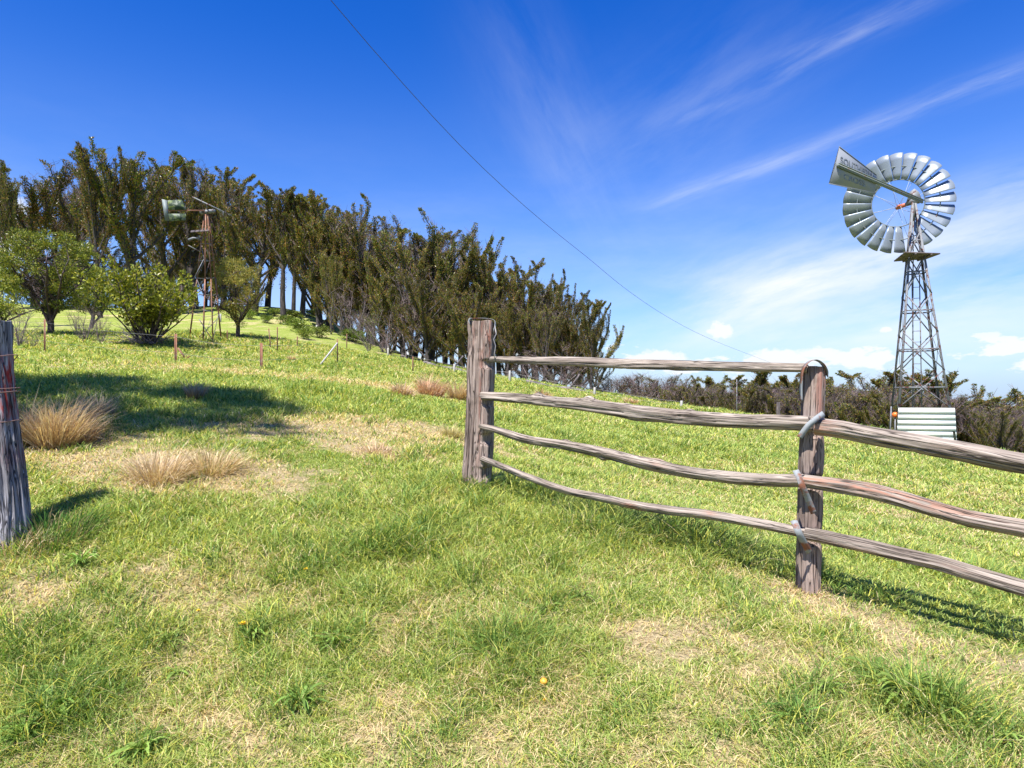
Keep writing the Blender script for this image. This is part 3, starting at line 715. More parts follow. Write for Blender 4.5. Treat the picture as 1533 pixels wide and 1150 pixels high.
def clump_tree(seed, H, W, trunk_h, nclump, ncol, cols, size=(.10, .035), crad=.38, forks=5, per=220, flat=.55, bark=None, asym=0.):
    """small broad-crowned tree of many leaf clumps"""
    rng = np.random.default_rng(seed); tb = MB(); LV = []
    cen = []
    ch = (H-trunk_h)/2
    tr = grow(rng, (0, 0, -.3), (.06, 0, 1), trunk_h*1.1+.3, 5, .1, .05); tree_tubes(tb, tr, .035*H, .022*H, 8)
    limbs = []
    for i in range(forks):
        a = i/forks*6.28+rng.normal(0, .3)
        br = grow(rng, tr[rng.integers(2, 6)], (math.cos(a)*rng.uniform(.4, 1), math.sin(a)*rng.uniform(.4, 1), .9), (H-trunk_h)*.85, 7, .08, .12)
        tree_tubes(tb, br, .017*H, .006*H, 6); limbs.append(br)
    for i in range(nclump):
        while True:
            v = rng.uniform(-1, 1, 3)
            if .25 < np.linalg.norm(v) < 1: break
        v = v*(.35+.65*np.linalg.norm(v))/max(.5, np.linalg.norm(v)) if rng.random() < .6 else v
        c = np.array([v[0]*W/2+asym*v[2], v[1]*W/2, trunk_h+ch+v[2]*ch])
        c += rng.normal(0, .12, 3)
        br = limbs[rng.integers(len(limbs))]; p = br[rng.integers(2, 8)]
        mid = (p+c)/2+rng.normal(0, .1, 3); tree_tubes(tb, np.array([p, mid, c]), .006*H, .004, 4)
        n = int(per*rng.uniform(.6, 1.4)); rr = crad*rng.uniform(.7, 1.3)
        u = rng.normal(0, 1, (n, 3)); u /= np.linalg.norm(u, axis=1)[:, None]; q = rng.random(n)**.5
        pos = c+u*(q*rr)[:, None]*np.array([1.15, 1.15, flat+.25])
        d = u*.8+np.array([0, 0, .4])+rng.normal(0, .4, (n, 3)); d /= np.linalg.norm(d, axis=1)[:, None]
        LV.append((pos, d, q))
    return (tb.build('trunk', bark or M_bark3, mesh_only=True), leaves_mesh('crown', LV, rng, size, cols, ncol, M_leaf), None, H)
_tops = {}
def top_of(var):
    me = var[1] or var[2]
    if me.name not in _tops:
        co = np.empty(len(me.vertices)*3, np.float32); me.vertices.foreach_get('co', co); _tops[me.name] = float(np.percentile(co[2::3], 99.97))
    return _tops[me.name]
def put_tree(name, label, cat, var, x, y, H, rz=0, wide=1.0, group=None, sink=0.0):
    t = thing(name, label, cat, (x, y, gz(x, y)-sink), rz, group)
    k = H/top_of(var); t.scale = (k*wide, k*wide, k)
    for nm, me in (('trunk', var[0]), ('crown', var[1]), ('bare_twigs', var[2])):
        if me: link(nm, me, t)
    return t
def px_tree(name, label, cat, var, px, d, top, wide=1., rz=0, group=None, sink=0.):
    x = (px-766.5)/F*d; z = gz(x, d)-sink; H = (HY-top)/F*d-z
    return put_tree(name, label, cat, var, x, d, max(H, 1.)*1.0, rz, wide, group, sink)

G = [gum(11, nm=11, spread=.70, tr=.28, low=.28), gum(12, nm=12, spread=.95, tr=.30, low=.2), gum(13, nm=8, spread=.50, tr=.25, low=.38), gum(14, nm=11, spread=.8, tr=.30, bare=1.3, dens=70, low=.3),
     gum(15, nm=12, spread=1.15, tr=.26, low=.25, rad=.28, dens=130), gum(16, nm=11, spread=.7, tr=.3, low=.48, rad=.27), gum(17, nm=15, spread=1.0, tr=.24, low=.06, rad=.28), gum(18, nm=8, spread=.32, tr=.2, low=.15, rad=.3, dens=130, bare=.1),
     gum(19, nm=13, spread=.9, tr=.26, low=.12, rad=.26, bare=.7)]
GB = [gum(21, nm=11, spread=.7, tr=.22, dens=34, rad=.22, bare=1.7, stem_fuzz=False), gum(22, nm=12, spread=.9, tr=.2, dens=20, rad=.22, bare=2.2, stem_fuzz=False)]
B = [bare_tree(31, 5, 10, .8), bare_tree(32, 4, 12, 1.1), bare_tree(33, 5, 8, .5, leaf=10)]

wood_g = 'burnt gum trees of the hillside wood'
front = [ # px, depth, top row, width, variant, label
 (-30, 66, 236, 1.0, 2, 'dark gum half cut off by the left edge above the round acacia'),
 (52, 72, 234, 1.35, 4, 'leaning gum with spiky upswept limbs at the left end of the wood'),
 (112, 72, 236, 1.15, 3, 'twiggy half bare gum standing above the round acacia'),
 (152, 64, 218, .75, 2, 'narrow upright gum with two fuzzy spires left of the wood gap'),
 (192, 66, 214, 1.2, 0, 'tallest gum, broad fan of fuzzy limbs above the leafy bush'),
 (250, 72, 226, .9, 1, 'gum with thin twiggy head just behind the broken windmill vane'),
 (292, 74, 232, 1.1, 3, 'gum with spiky limbs straight above the broken windmill head'),
 (333, 74, 250, .9, 0, 'gum with upswept right limbs just right of the broken windmill'),
 (382, 72, 272, 1.1, 6, 'bushy olive gum behind the feathery small tree'),
 (425, 71, 276, .95, 5, 'tall straight gum with clear dark trunk at the sky gap in the wood'),
 (452, 75, 282, .95, 5, 'gum with bare black lower trunk right of the sky gap'),
 (496, 61, 372, .75, 7, 'dark narrow gum clad to the ground alone in front of the wood'),
 (480, 72, 288, .95, 5, 'olive topped gum behind the dark narrow gum'),
 (520, 69, 294, 1.1, 1, 'rounded gum with rusty green crown at the wood shoulder'),
 (560, 66, 312, 1.15, 3, 'gum with purple bare twig fringe on the wood shoulder'),
 (603, 60, 352, .95, 6, 'low olive gum left of the round headed gum'),
 (645, 62, 320, 1.1, 4, 'big round headed gum with splayed clumps behind the first fence post'),
 (692, 61, 342, .95, 4, 'gum with long limbs reaching right into the sky dip'),
 (640, 54, 398, 1.2, 6, 'dense low gum fanning wide on the wood edge left of the first fence post'),
 (700, 52, 420, 1.2, 6, 'dense leafy gum directly behind the first fence post'),
 (748, 58, 374, .95, 0, 'pointed gum rising just right of the first fence post'),
 (786, 56, 392, .95, 1, 'mid height gum second right of the first fence post'),
 (760, 50, 448, 1.1, 7, 'low fuzzy gum above the top rail near the first fence post'),
 (826, 54, 412, .85, 0, 'gum with tufted round top third from the wood end'),
 (858, 52, 430, .75, 7, 'slender gum with cone top second from the wood end'),
 (884, 50, 448, .75, 0, 'last gum of the wood, leaning right over the top rail'),
 (815, 50, 455, .9, 3, 'thin olive gum filling the low end of the wood')]
for i, (px, d, top, wd, v, lb) in enumerate(front):
    px_tree('gum_tree', lb, 'tree', G[v], px, d, top+(9 if px < 620 else 5), wd, rz=i*1.7, group=wood_g)
rng = random.Random(4)
sky_line = [(-60, 250), (75, 262), (270, 250), (318, 262), (352, 282), (400, 284), (440, 300), (470, 294), (500, 300), (540, 310), (575, 330), (592, 348), (620, 345), (665, 345), (690, 370), (722, 380), (760, 395), (800, 408), (840, 432), (868, 450)]
for i, (px, top) in enumerate(sky_line):
    if 560 < px: top -= 3
    d = (84 if px < 600 else 66)+rng.uniform(-3, 5)-(px > 780)*6
    px_tree('gum_tree', 'burnt gum crowded deep in the hillside wood behind the front trees', 'tree', (G+GB)[rng.randrange(11)], px, d, top+rng.uniform(8, 22), rng.uniform(.9, 1.3), rng.uniform(0, 6), 'gums crowded deep inside the wood')
for i in range(34):     # lower fill between the front row and the skyline
    px = 480+i*12.2+rng.uniform(-8, 8); d = np.interp(px, [355, 600, 880], [80, 62, 52])+rng.uniform(-2, 6); base = np.interp(px, [355, 480, 600, 700, 800, 880], [300, 320, 400, 420, 440, 480])
    px_tree('young_gum_tree', 'thin dark gum sapling packed among the trunks of the wood', 'tree', (G[6], G[7], G[2], G[6], GB[0])[i % 5], px, d, base+rng.uniform(0, 70), rng.uniform(.9, 1.5), rng.uniform(0, 6), 'thin gum saplings among the trunks')
for i, (px, top) in enumerate(((20, 400), (55, 392), (95, 385), (120, 398), (158, 372), (172, 400), (238, 385), (262, 370), (285, 392), (308, 380), (335, 372), (352, 395))):
    px_tree('young_gum_tree', 'short leafy gum in the gaps between trunks behind the small trees', 'tree', (G[8], G[6], GB[0])[i % 3], px, 78+i % 4*2, top, 1.5, i*1.1, group='short gums filling gaps at the left of the wood')
# tall thin pole tree on the left edge
px_tree('gum_tree', 'thin black poled gum with tufted head at the extreme left edge', 'tree', G[7], 2, 48, 243, .42, 0.4, group=wood_g)

# bare purple-grey scrub along the wood edge
sc = [(530, 60, 420, 'purple grey bare tree in front of the wood shoulder', 0, 1.0), (580, 58, 440, 'leafless pale twiggy tree right of the purple grey one', 1, 1.0), (612, 57, 395, 'bare purple topped tree below the round headed gum', 0, .9), (553, 55, 450, 'small pale leafed tree alone before the wood shoulder', 2, .9),
      (800, 50, 520, 'tangle of bare shrub under the top rail', 1, 1.6), (838, 49, 515, 'arching bare shrub under the leaning end gum', 1, 1.5), (868, 50, 545, 'low grey shrub at the foot of the end gum', 1, 1.3), (765, 49, 545, 'low purple scrub beside the first fence post rails', 1, 1.4), (825, 47, 552, 'pale green leafed low shrub under the top rail', 2, 1.0),
      (905, 52, 560, 'brown twiggy shrub just right of the end gum', 0, 1.5), (150, 46, 462, 'leaning bare stems left of the leafy bush', 0, .8), (115, 46, 465, 'grey bare stems behind the round acacia trunk', 1, .8)]
for i, (px, d, top, lb, v, wd) in enumerate(sc):
    px_tree('bare_shrub', lb, 'shrub', B[v], px, d, top, wd, i*.9, group='bare burnt shrubs')

# trees beyond the right-hand brow
rt = [ # px, depth, top, wide, variant
 (925, 66, 566, 1.2, 'b0', 'brownish bare tree first right of the wood'), (958, 66, 560, 1.1, 'b1', 'bare branching grey tree under the top rail middle'), (945, 58, 578, 1.5, 's0', 'low purple scrub between the wood and the bare branching tree'),
 (985, 66, 566, 1.0, 'b0', 'thin twiggy tree right of the bare branching one'), (1012, 62, 570, 1.1, 'b1', 'short purple twiggy tree left of the green spike'), (1053, 66, 565, .45, 7, 'slim green spike of a tree under the top rail'),
 (1036, 60, 582, 1.1, 'b0', 'low brown tree left of the slim green spike'), (1072, 54, 585, 1.5, 's1', 'round purple brown bush below the top rail'), (1086, 62, 566, .9, 0, 'dark green tree left of the thin pole'), (1116, 62, 557, .9, 4, 'tallest green tree under the top rail, right of the pole'),
 (1145, 62, 570, .9, 2, 'green tree between the tallest one and the second fence post'), (1172, 60, 568, 1.1, 6, 'wide dark tree just left of the second fence post'), (1200, 60, 566, .9, 0, 'tree peeping out behind the second fence post'),
 (1246, 55, 566, .8, 7, 'pointed green tree just right of the second fence post'), (1272, 52, 580, 1.1, 3, 'brown green tree between the post and the windmill clump'), (1302, 50, 554, 1.15, 1, 'big spreading brown green tree left of the windmill'),
 (1333, 54, 556, .9, 3, 'tree showing through the left legs of the windmill'), (1382, 54, 566, .9, 0, 'tree showing between the windmill legs'), (1420, 50, 568, 1.0, 4, 'tree with upswept right limbs just right of the windmill'),
 (1476, 48, 594, 1.3, 1, 'rounded dark tree second from the right edge'), (1512, 46, 598, 1.2, 6, 'dense dark tree near the right edge'), (1552, 46, 600, 1.2, 3, 'dark tree cut by the right edge'), (1448, 44, 622, 1.2, 6, 'low brown green tree behind the white boards')]
sh0, sh1 = B[0], B[1]
for i, (px, d, top, wd, v, lb) in enumerate(rt):
    vv = {'b0': GB[0], 'b1': GB[1], 's0': B[0], 's1': B[2]}.get(v) if isinstance(v, str) else G[v]
    px_tree('bushy_tree', lb, 'tree', vv, px, d, top-3, wd*1.45, i*1.3, group='trees beyond the brow on the right')
for i in range(60):
    px = 915+i*11.5+rng.uniform(-8, 8); d = np.interp(px, [915, 1200, 1500], [64, 50, 38])+rng.uniform(-3, 6)
    top = np.interp(px, [915, 1100, 1240, 1340, 1450, 1560], [580, 580, 583, 580, 606, 610])+rng.uniform(-6, 12)
    px_tree('low_tree', 'low brownish tree filling the gaps beyond the right hand brow', 'tree', (GB[0], G[8], GB[1], G[1], GB[0])[i % 5], px, d, top, rng.uniform(1.2, 1.8), rng.uniform(0, 6), 'low trees filling the line beyond the brow')

# near small trees
AC = [(.13, .165, .022), (.22, .245, .033), (.05, .07, .014), (.26, .22, .035)]
T1 = clump_tree(41, 5.3, 4.9, 1.15, 105, [.42, .26, .22, .10], AC, (.12, .045), .37, 7, 230, flat=.3)
px_tree('acacia_tree', 'round dark green acacia behind the left gate post', 'tree', T1, 76, 33, 338, .92, .5)
T2 = clump_tree(42, 4.2, 2.6, 1.2, 50, [.35, .4, .1, .15], AC, (.13, .05), .36, 5, 180, bark=M_bark2)
px_tree('acacia_tree', 'smaller pale trunked tree between the round acacia and the leafy bush', 'tree', T2, 134, 41, 394, 1.0, 1.2)
T3 = clump_tree(43, 4.4, 3.2, .95, 85, [.3, .35, .15, .2], [(.15, .17, .03), (.24, .23, .045), (.08, .10, .02), (.34, .25, .055)], (.12, .03), .32, 7, 200)
px_tree('acacia_tree', 'feathery olive tree right of the broken windmill', 'tree', T3, 356, 36, 384, .9, 2.0)
T4 = clump_tree(44, 3.0, 1.6, .5, 30, [.2, .5, .1, .2], [(.14, .2, .03), (.25, .3, .04), (.08, .12, .02), (.33, .33, .04)], (.12, .05), .3, 4, 140)
px_tree('sapling', 'yellow green sapling peeking round the left side of the acacia', 'tree', T4, 2, 40, 400, .9, 0.)
def bush():
    p = hit(224, 516); r_ = np.random.default_rng(50); t = thing('leafy_bush', 'wide yellow green bush on bare dark stems left of the broken windmill', 'bush', tuple(p))
    tb = MB(); tw = MB(); LV = []; sc_ = p.y/30.
    for i in range(26):
        a = i/26*6.28+r_.normal(0, .2); s = r_.uniform(.1, .98)
        if math.cos(a) < 0 and r_.random() < .5: s *= 1.25
        br = grow(r_, (r_.normal(0, .15), r_.normal(0, .15), -.1), (math.cos(a)*s, math.sin(a)*s, .8), r_.uniform(2.3, 3.7)*sc_, 7, .12, .1)
        tree_tubes(tb, br, .045, .014, 5)
        for j in range(9):
            c = r_.uniform(0, 6.28); q = br[r_.integers(2, 8)]
            tt = grow(r_, q, (math.cos(c)*.8, math.sin(c)*.8, .7), r_.uniform(.4, 1.0)*sc_, 4, .1, .15); tree_tubes(tw, tt, .013, .006, 3, col=np.array((.19, .145, .15))*r_.uniform(.6, 1.2))
            if q[2] > 1.0*sc_-r_.uniform(0, .5): sleeve(r_, tt, 75, .26, .1, out=LV)
    for i in range(60):      # low bare tangle, thickest on the left
        a = r_.uniform(2.2, 4.1) if r_.random() < .7 else r_.uniform(0, 6.28)
        tt = grow(r_, (r_.normal(0, .3), r_.normal(0, .3), 0), (math.cos(a), math.sin(a), r_.uniform(.05, .6)), r_.uniform(.9, 2.1)*sc_, 6, .06, .12)
        tree_tubes(tw, tt, .018, .006, 3, col=np.array((.20, .155, .165))*r_.uniform(.6, 1.3))
    tb.build('stems', M_bark3, t); tw.build('bare_twigs', M_twig, t)
    link('crown', leaves_mesh('crown', LV, r_, (.17, .085), [(.18, .235, .025), (.33, .365, .04), (.09, .12, .02), (.44, .42, .05)], [.35, .35, .15, .15], M_leaf), t)
bush()
# tree standing out of frame to the left; its shadow lies on the slope
T5 = clump_tree(47, 14, 7.2, 10.2, 95, [.42, .26, .22, .10], AC, (.26, .10), .55, 8, 170, bark=M_bark)
put_tree('gum_tree', 'large gum left of the gate post, seen by its shadow on the grass', 'tree', T5, -8.35, 1.75, 13.6, 0., 1.0).scale.y *= .66

# small green shrubs and ferns on the slope before the wood
T6 = clump_tree(48, 1.0, 1.4, .1, 22, [.3, .5, .1, .1], [(.13, .20, .03), (.22, .29, .05), (.07, .11, .02), (.3, .3, .06)], (.16, .06), .26, 4, 60)
ferns = [(398, 484, 'fern clump left of the two stakes'), (428, 487, 'small fern on the second stake'), (447, 497, 'dark green fern clump below the stakes'), (457, 508, 'bright fern beside the thin stake'), (470, 476, 'fern patch near the white stump'), (410, 473, 'fern patch at the foot of the black trunks'),
         (372, 478, 'fern patch right of the feathery tree'), (525, 512, 'small fern before the dark narrow gum'), (440, 478, 'fern clump under the sky gap'), (350, 462, 'leafy shrub behind the feathery tree'), (560, 508, 'low fern under the small pale tree'), (478, 506, 'round fern left of the dark narrow gum')]
for i, (px, py, lb) in enumerate(ferns):
    p = hit(px, py); h_ = .9+.5*((i*7) % 5)/5
    put_tree('fern_clump', 'light green '+lb, 'shrub', T6, p.x, p.y, h_, i, 1.3, 'green fern clumps on the upper slope')

# ------------------------------------------------------------------ tussocks and weeds
GRN = [(.06, .15, .03), (.10, .21, .04), (.16, .27, .05), (.28, .22, .12)]
def tussock(px, py, h, r, n, cols, label, lean=1.0, w=.004, flat=0.0, name='grass_tussock'):
    p = hit(px, py); rg = np.random.default_rng(int(px*7+py)); w = max(w, .0009*p.y)
    a = rg.uniform(0, 2*PI, n); q = np.sqrt(rg.random(n))*r*.45
    x = np.cos(a)*q; y = np.sin(a)*q
    z = ground(x+p.x, y+p.y)-p.z-.01
    a3 = a+rg.normal(0, .5, n)
    le = (q/(r*.45)*.8+rg.normal(0, .26, n)).clip(.02, 1.35)*lean+flat*rg.random(n)
    le = le.clip(0, 1.5)
    D = np.stack([np.cos(a3)*np.sin(le)+.10, np.sin(a3)*np.sin(le), np.cos(le)], 1); D /= np.linalg.norm(D, axis=1)[:, None]
    L = h*rg.uniform(.35, 1.25, n)*(1+.45*vnoise(a*1.6+px, a*0+py))
    ci = rg.integers(0, len(cols), n); col = np.array(cols)[ci]*rg.uniform(.75, 1.2, (n, 1))
    V, T, cc = strip_blades(np.stack([x, y, z], 1), D, L, rg.uniform(.6, 1.3, n)*w, col*.85, bend=rg.uniform(.05, 1.1, n), tipcol=col*.55+np.array([.74, .62, .45])*.45*(1 if name == 'grass_tussock' and cols is not GRN else 0)+(col*.5 if cols is GRN else 0), rng=rg)
    o = link(name, nmesh(name, V, [T], col=cc, mat=M_straw), loc=p)
    return tag(o, label, 'tussock', 'dry grass tussocks on the slope')
ST = [(.72, .55, .34), (.62, .44, .25), (.78, .64, .44), (.46, .27, .13)]
OR = [(.52, .27, .13), (.62, .40, .22), (.42, .18, .08), (.66, .50, .32)]
PU = [(.30, .24, .22), (.40, .33, .27), (.24, .17, .13), (.46, .30, .18)]
tussock(84, 668, .42, .30, 1500, ST+ST+OR[:1], 'big spiky straw tussock beside the left gate post', .75)
tussock(42, 664, .36, .26, 800, OR, 'orange brown tussock half behind the left gate post', .75)
tussock(118, 664, .20, .22, 500, OR+PU[:1], 'low orange tussock on the right foot of the big spiky one', .8)
tussock(148, 626, .26, .24, 500, PU, 'purple grey tussock standing in the tree shadow', .6)
tussock(293, 596, .2, .16, 350, PU+OR[:1], 'small brown tussock at the far edge of the tree shadow', .6)
tussock(238, 716, .24, .38, 1100, ST+ST+PU[:1], 'collapsed pale straw tussock left of its pair', 1.15, flat=.3)
tussock(318, 706, .23, .32, 800, ST+[(.35, .34, .10)], 'pale straw tussock with green blades right of its pair', 1.05, flat=.2)
tussock(275, 702, .12, .5, 700, ST, 'low matted straw between the pair of pale tussocks', 1.3, flat=.3)
tussock(603, 592, .24, .30, 500, ST+OR[:1], 'small straw tussock left of the orange one on the far slope', .9)
tussock(645, 593, .36, .36, 1000, OR, 'orange tussock on the far slope', .7)
tussock(688, 600, .34, .32, 800, ST+OR[:1], 'pinkish straw tussock touching the first fence post', .7)
tussock(812, 597, .34, .5, 500, OR, 'orange tussock between the top two rails', .8)
tussock(868, 600, .16, .4, 250, OR, 'faint orange tussock just above the second rail', .9)
tussock(945, 605, .3, .5, 300, OR, 'distant orange tussock above the second rail middle', .8)
tussock(565, 678, .13, .38, 500, ST, 'flattened pale straw tuft left of the first fence post', 1.2, flat=.3)
tussock(676, 655, .17, .25, 350, [(.40, .33, .10), (.5, .42, .18)], 'yellowish tuft just left of the first fence post', .7)
tussock(437, 540, .22, .3, 250, ST+OR[:1], 'small dry tuft below the row of stakes', .8)
tussock(85, 806, .20, .42, 900, GRN, 'long green grass clump in the shade of the left gate post', .8)
tussock(22, 832, .12, .3, 350, ST+GRN[1:3], 'ragged grass at the foot of the left gate post', .8)
tussock(1205, 884, .07, .26, 500, ST, 'dry litter at the foot of the second fence post', 1.3, flat=.4)

def weed(px, py, L, n, label, col=(.17, .26, .055), w=.028, rise=.45, name='broadleaf_weed', extra=None, tooth=.0, seed=None):
    p = hit(px, py); rg = np.random.default_rng(seed or int(px*3+py)); mb = MB()
    def leaf(a, l, wd, ri, c):
        m = 9; t = np.linspace(0, 1, m); up = math.sin(ri)
        rr_ = l*t*math.cos(ri*.6); zz = l*(up*t*1.2-(up*.75+.12)*t*t)+.012
        prof = np.sin(np.clip(t**.75, 0, 1)*PI)**.8*wd+.002
        if tooth: prof = prof*(1+tooth*np.where(np.arange(m) % 2, 1, -.6))
        ax = np.array([math.cos(a), math.sin(a), 0]); sd = np.array([-math.sin(a), math.cos(a), 0]); tw_ = rg.normal(0, .25)
        c0 = rr_[:, None]*ax+zz[:, None]*np.array([0, 0, 1.]); e = prof[:, None]/2*(sd+np.array([0, 0, 1])*tw_); k = np.array([0, 0, 1.])*prof[:, None]*.22
        V = np.stack([c0-e+k, c0, c0+e+k], 1).reshape(-1, 3); i = np.arange(m-1)*3
        Q = np.vstack([np.stack([i, i+1, i+4, i+3], 1), np.stack([i+1, i+2, i+5, i+4], 1)])
        mb.add(V, Q, col=c)
    if L < .165: w *= .7; n *= 1.3; rise *= 1.5
    for i in range(int(n*2.0)):
        a = rg.uniform(0, 6.28); l = L*rg.uniform(.4, 1.05)
        leaf(a, l, w*rg.uniform(.35, .8), rise*rg.uniform(.2, 2.2), np.array(col)*rg.uniform(.65, 1.5))
    for (a, l, wd, ri, c) in (extra or ()): leaf(a, l, wd, ri, c)
    me = mb.build(name, M_weed, mesh_only=True, smooth=True)
    o = link(name, me, loc=p); return tag(o, label, 'weed', 'green broadleaf weeds in the near grass')
weed(80, 1075, .20, 20, 'big thistle like weed with one yellow leaf and brown dead leaves', w=.04, rise=.75, tooth=.35, extra=[(.1, .15, .05, .15, (.48, .50, .04)), (3.9, .10, .06, .1, (.34, .22, .13)), (4.4, .09, .05, .05, (.36, .25, .15))])
weed(30, 1110, .16, 12, 'dark weed in the lower left corner', w=.035, rise=.5)
weed(1355, 1050, .24, 24, 'large dark strappy weed clump lower right', w=.026, rise=.8)
weed(1400, 1075, .20, 16, 'second strappy weed right of the large clump', w=.025, rise=.7)
weed(1310, 1020, .17, 12, 'smaller strappy weed left above the large clump', w=.022, rise=.6)
weed(1195, 1080, .16, 12, 'pale green weed left of the large dark clump', (.13, .23, .05), w=.022, rise=.6)
weed(1240, 1040, .14, 9, 'thin leaved weed between the pale and the dark clumps', w=.02, rise=.6)
weed(500, 968, .13, 16, 'leafy dark weed low centre left', w=.03, rise=.5)
weed(740, 975, .13, 18, 'leafy weed just left below the frame centre', w=.028, rise=.5)
weed(560, 828, .15, 14, 'dark rosette in longer grass left of centre', w=.03, rise=.6)
weed(640, 795, .14, 12, 'blue green rosette below the first fence post', (.12, .21, .07), w=.03, rise=.6)
weed(380, 955, .12, 16, 'dark weed bearing the frilly yellow flower', w=.03, rise=.4, tooth=.3)
weed(250, 965, .14, 14, 'spiky green tuft weed on the lower left', w=.012, rise=.8)
weed(265, 1010, .12, 5, 'few long flat leaves on the lower left', w=.026, rise=.2)
weed(820, 920, .12, 12, 'small dark weed below the fence span', w=.024, rise=.5)
weed(450, 1060, .18, 9, 'long bladed weed near the bottom left centre', w=.022, rise=.8)
weed(120, 850, .16, 14, 'leafy weed below the left gate post shadow', w=.02, rise=.7)
weed(1500, 1120, .16, 12, 'weed in the lower right corner', w=.022, rise=.6)
weed(870, 640+260, .10, 10, 'low rosette under the middle of the fence span', w=.024, rise=.4)
weed(215, 1130, .15, 12, 'weed at the bottom edge on the left', w=.03, rise=.5)
def flower(px, py, r, label, h=.05):
    p = hit(px, py); rg = np.random.default_rng(int(px)); t = thing('yellow_flower', label, 'flower', tuple(p), 0, 'yellow flowers in the near grass')
    mb = MB(); mb.tube([(0, 0, 0), (.004, 0, h*.6), (0, 0, h)], .002, 5, col=(.1, .2, .03)); mb.build('stem', M_weed, t)
    mb = MB()
    for ring, (k, rr_, zz) in enumerate(((16, 1., 0.), (12, .7, .004), (8, .4, .007))):
        for i in range(k):
            a = i/k*6.28+ring*.2; l = r*rr_*rg.uniform(.85, 1.1); u = np.array([math.cos(a), math.sin(a), .25]); s_ = np.array([-math.sin(a), math.cos(a), 0])*r*.13
            c = np.array([0, 0, h+zz]); mb.add([c, c+u*l*.6-s_, c+u*l, c+u*l*.6+s_], [(0, 1, 2, 3)])
    mb.build('petals', M_flower, t)
flower(458, 866, .020, 'single yellow dandelion left of centre')
flower(365, 945, .030, 'frilly yellow flower head beside the dark weed', .03)
flower(297, 925, .014, 'small yellow petals left of the frilly flower', .03)
flower(780, 943, .012, 'tiny yellow flower near the picture centre', .03)
flower(815, 1116-60, .008, 'tiny yellow bud just below the orange fruit', .02)
def fruit():
    p = hit(814, 1035); mb = MB(); r = .016
    lat = np.linspace(-PI/2, PI/2, 13); prof = [(r*math.cos(a)*(1+.03*math.cos(4*a)), r*.88*math.sin(a)+(-.003 if abs(a) > 1.5 else 0)) for a in lat]
    V = [(q[0]*math.cos(b)*(1+.04*math.sin(3*b)), q[0]*math.sin(b), q[1]+r) for q in prof for b in np.arange(18)/18*2*PI]
    Q = [(i*18+j, i*18+(j+1) % 18, (i+1)*18+(j+1) % 18, (i+1)*18+j) for i in range(12) for j in range(18)]
    mb.add(V, Q); o = mb.build('fallen_fruit', M_fruit, smooth=True); o.location = (p.x, p.y, p.z+.018)
    tag(o, 'small round orange fruit lying in the grass', 'fruit')
fruit()
# dead flower stalks by the acacia
for i, (px, py, h, lb) in enumerate(((128, 512, 1.7, 'bare pale stalks right of the round acacia'), (150, 516, 1.2, 'short dead stalks left of the leafy bush'), (28, 520, 1.6, 'dry pale stems above the left gate post'), (50, 524, .9, 'low dry weed with rusty leaves beside the rusty stake'))):
    p = hit(px, py); put_tree('dead_stalks', lb, 'shrub', B[2] if i == 3 else B[0], p.x, p.y, h, i, 1.1, 'dead stalks near the acacia')

# ------------------------------------------------------------------ stakes and wire fences
def stake_mesh(h, r, mat, kind='Y'):
    mb = MB()
    if kind == 'Y':
        for a in (0, 2.1, 4.2): mb.bar((math.cos(a)*r*.45, math.sin(a)*r*.45, -.3), (math.cos(a)*r*.45, math.sin(a)*r*.45, h), r*.9, .006, up=(math.sin(a), -math.cos(a), 0))
    else: mb.tube([(0, 0, -.3), (0, 0, h*.5), (.01, 0, h-.02), (.01, 0, h)], [r, r, r*.95, r*.8], 8)
    return mb.build('post', mat, mesh_only=True)
def wire_fence(label, posts, mat, r, kind, wires, cat='fence', name='wire_fence', wr=.004):
    P = [hit(px, by) for px, by, ty in posts]
    t = thing(name, label, cat, tuple(P[0]))
    for p, (px, by, ty) in zip(P, posts):
        h = (by-ty)/F*p.y; o = link('post', stake_mesh(h, r*max(1, p.y/40), mat, kind), t, p-P[0])
    if len(P) > 1:
        for f in wires:
            mb = MB(); pts = []
            for i in range(len(P)-1):
                ha = (posts[i][1]-posts[i][2])/F*P[i].y*f; hb = (posts[i+1][1]-posts[i+1][2])/F*P[i+1].y*f
                for q in range(8 if i < len(P)-2 else 9):
                    u = q/8; v = P[i]*(1-u)+P[i+1]*u-P[0]
                    pts.append((v.x, v.y, max(v.z+ha*(1-u)+hb*u-.05*math.sin(u*PI), gz(v.x+P[0].x, v.y+P[0].y)-P[0].z+.08)))
            mb.tube(pts, wr, 4); mb.build('wire', M_wire, t)
    return t
wire_fence('wire fence on rusty star stakes crossing the left slope', [(-60, 522, 472), (67, 528, 478), (263, 543, 500), (391, 553, 514), (505, 545, 508)], M_rusty, .034, 'Y', (.35, .9), wr=.003)
wire_fence('far wire fence on pale posts below the wood', [(330, 482, 470), (474, 499, 487), (581, 535, 521), (680, 558, 545), (763, 572, 555), (890, 592, 580), (1020, 612, 600)], M_conc, .06, 'O', (.4, .85), wr=.006)
p = hit(1165, 632); o = link('timber_post', stake_mesh(.75, .07, M_bark2, 'O'), loc=p); tag(o, 'short grey timber post before the trees, left of the second fence post', 'post')
for i, (px, by, ty, lb) in enumerate(((405, 522, 492, 'leaning rusty stake, left of two close together'), (415, 527, 490, 'tall rusty stake, right of two close together'), (445, 520, 504, 'thin far stake right of the pair'), (340, 512, 495, 'short stake right of the broken windmill'), (519, 525, 500, 'thin dark stake right of the braced stake'), (618, 556, 534, 'thin grey stake on the far slope before the wood'))):
    p = hit(px, by); o = link('steel_stake', stake_mesh((by-ty)/F*p.y, .036, M_rusty), loc=p); o.rotation_euler = (0, -.09 if i == 0 else 0, .4)
    tag(o, lb, 'stake', 'lone stakes on the upper slope')
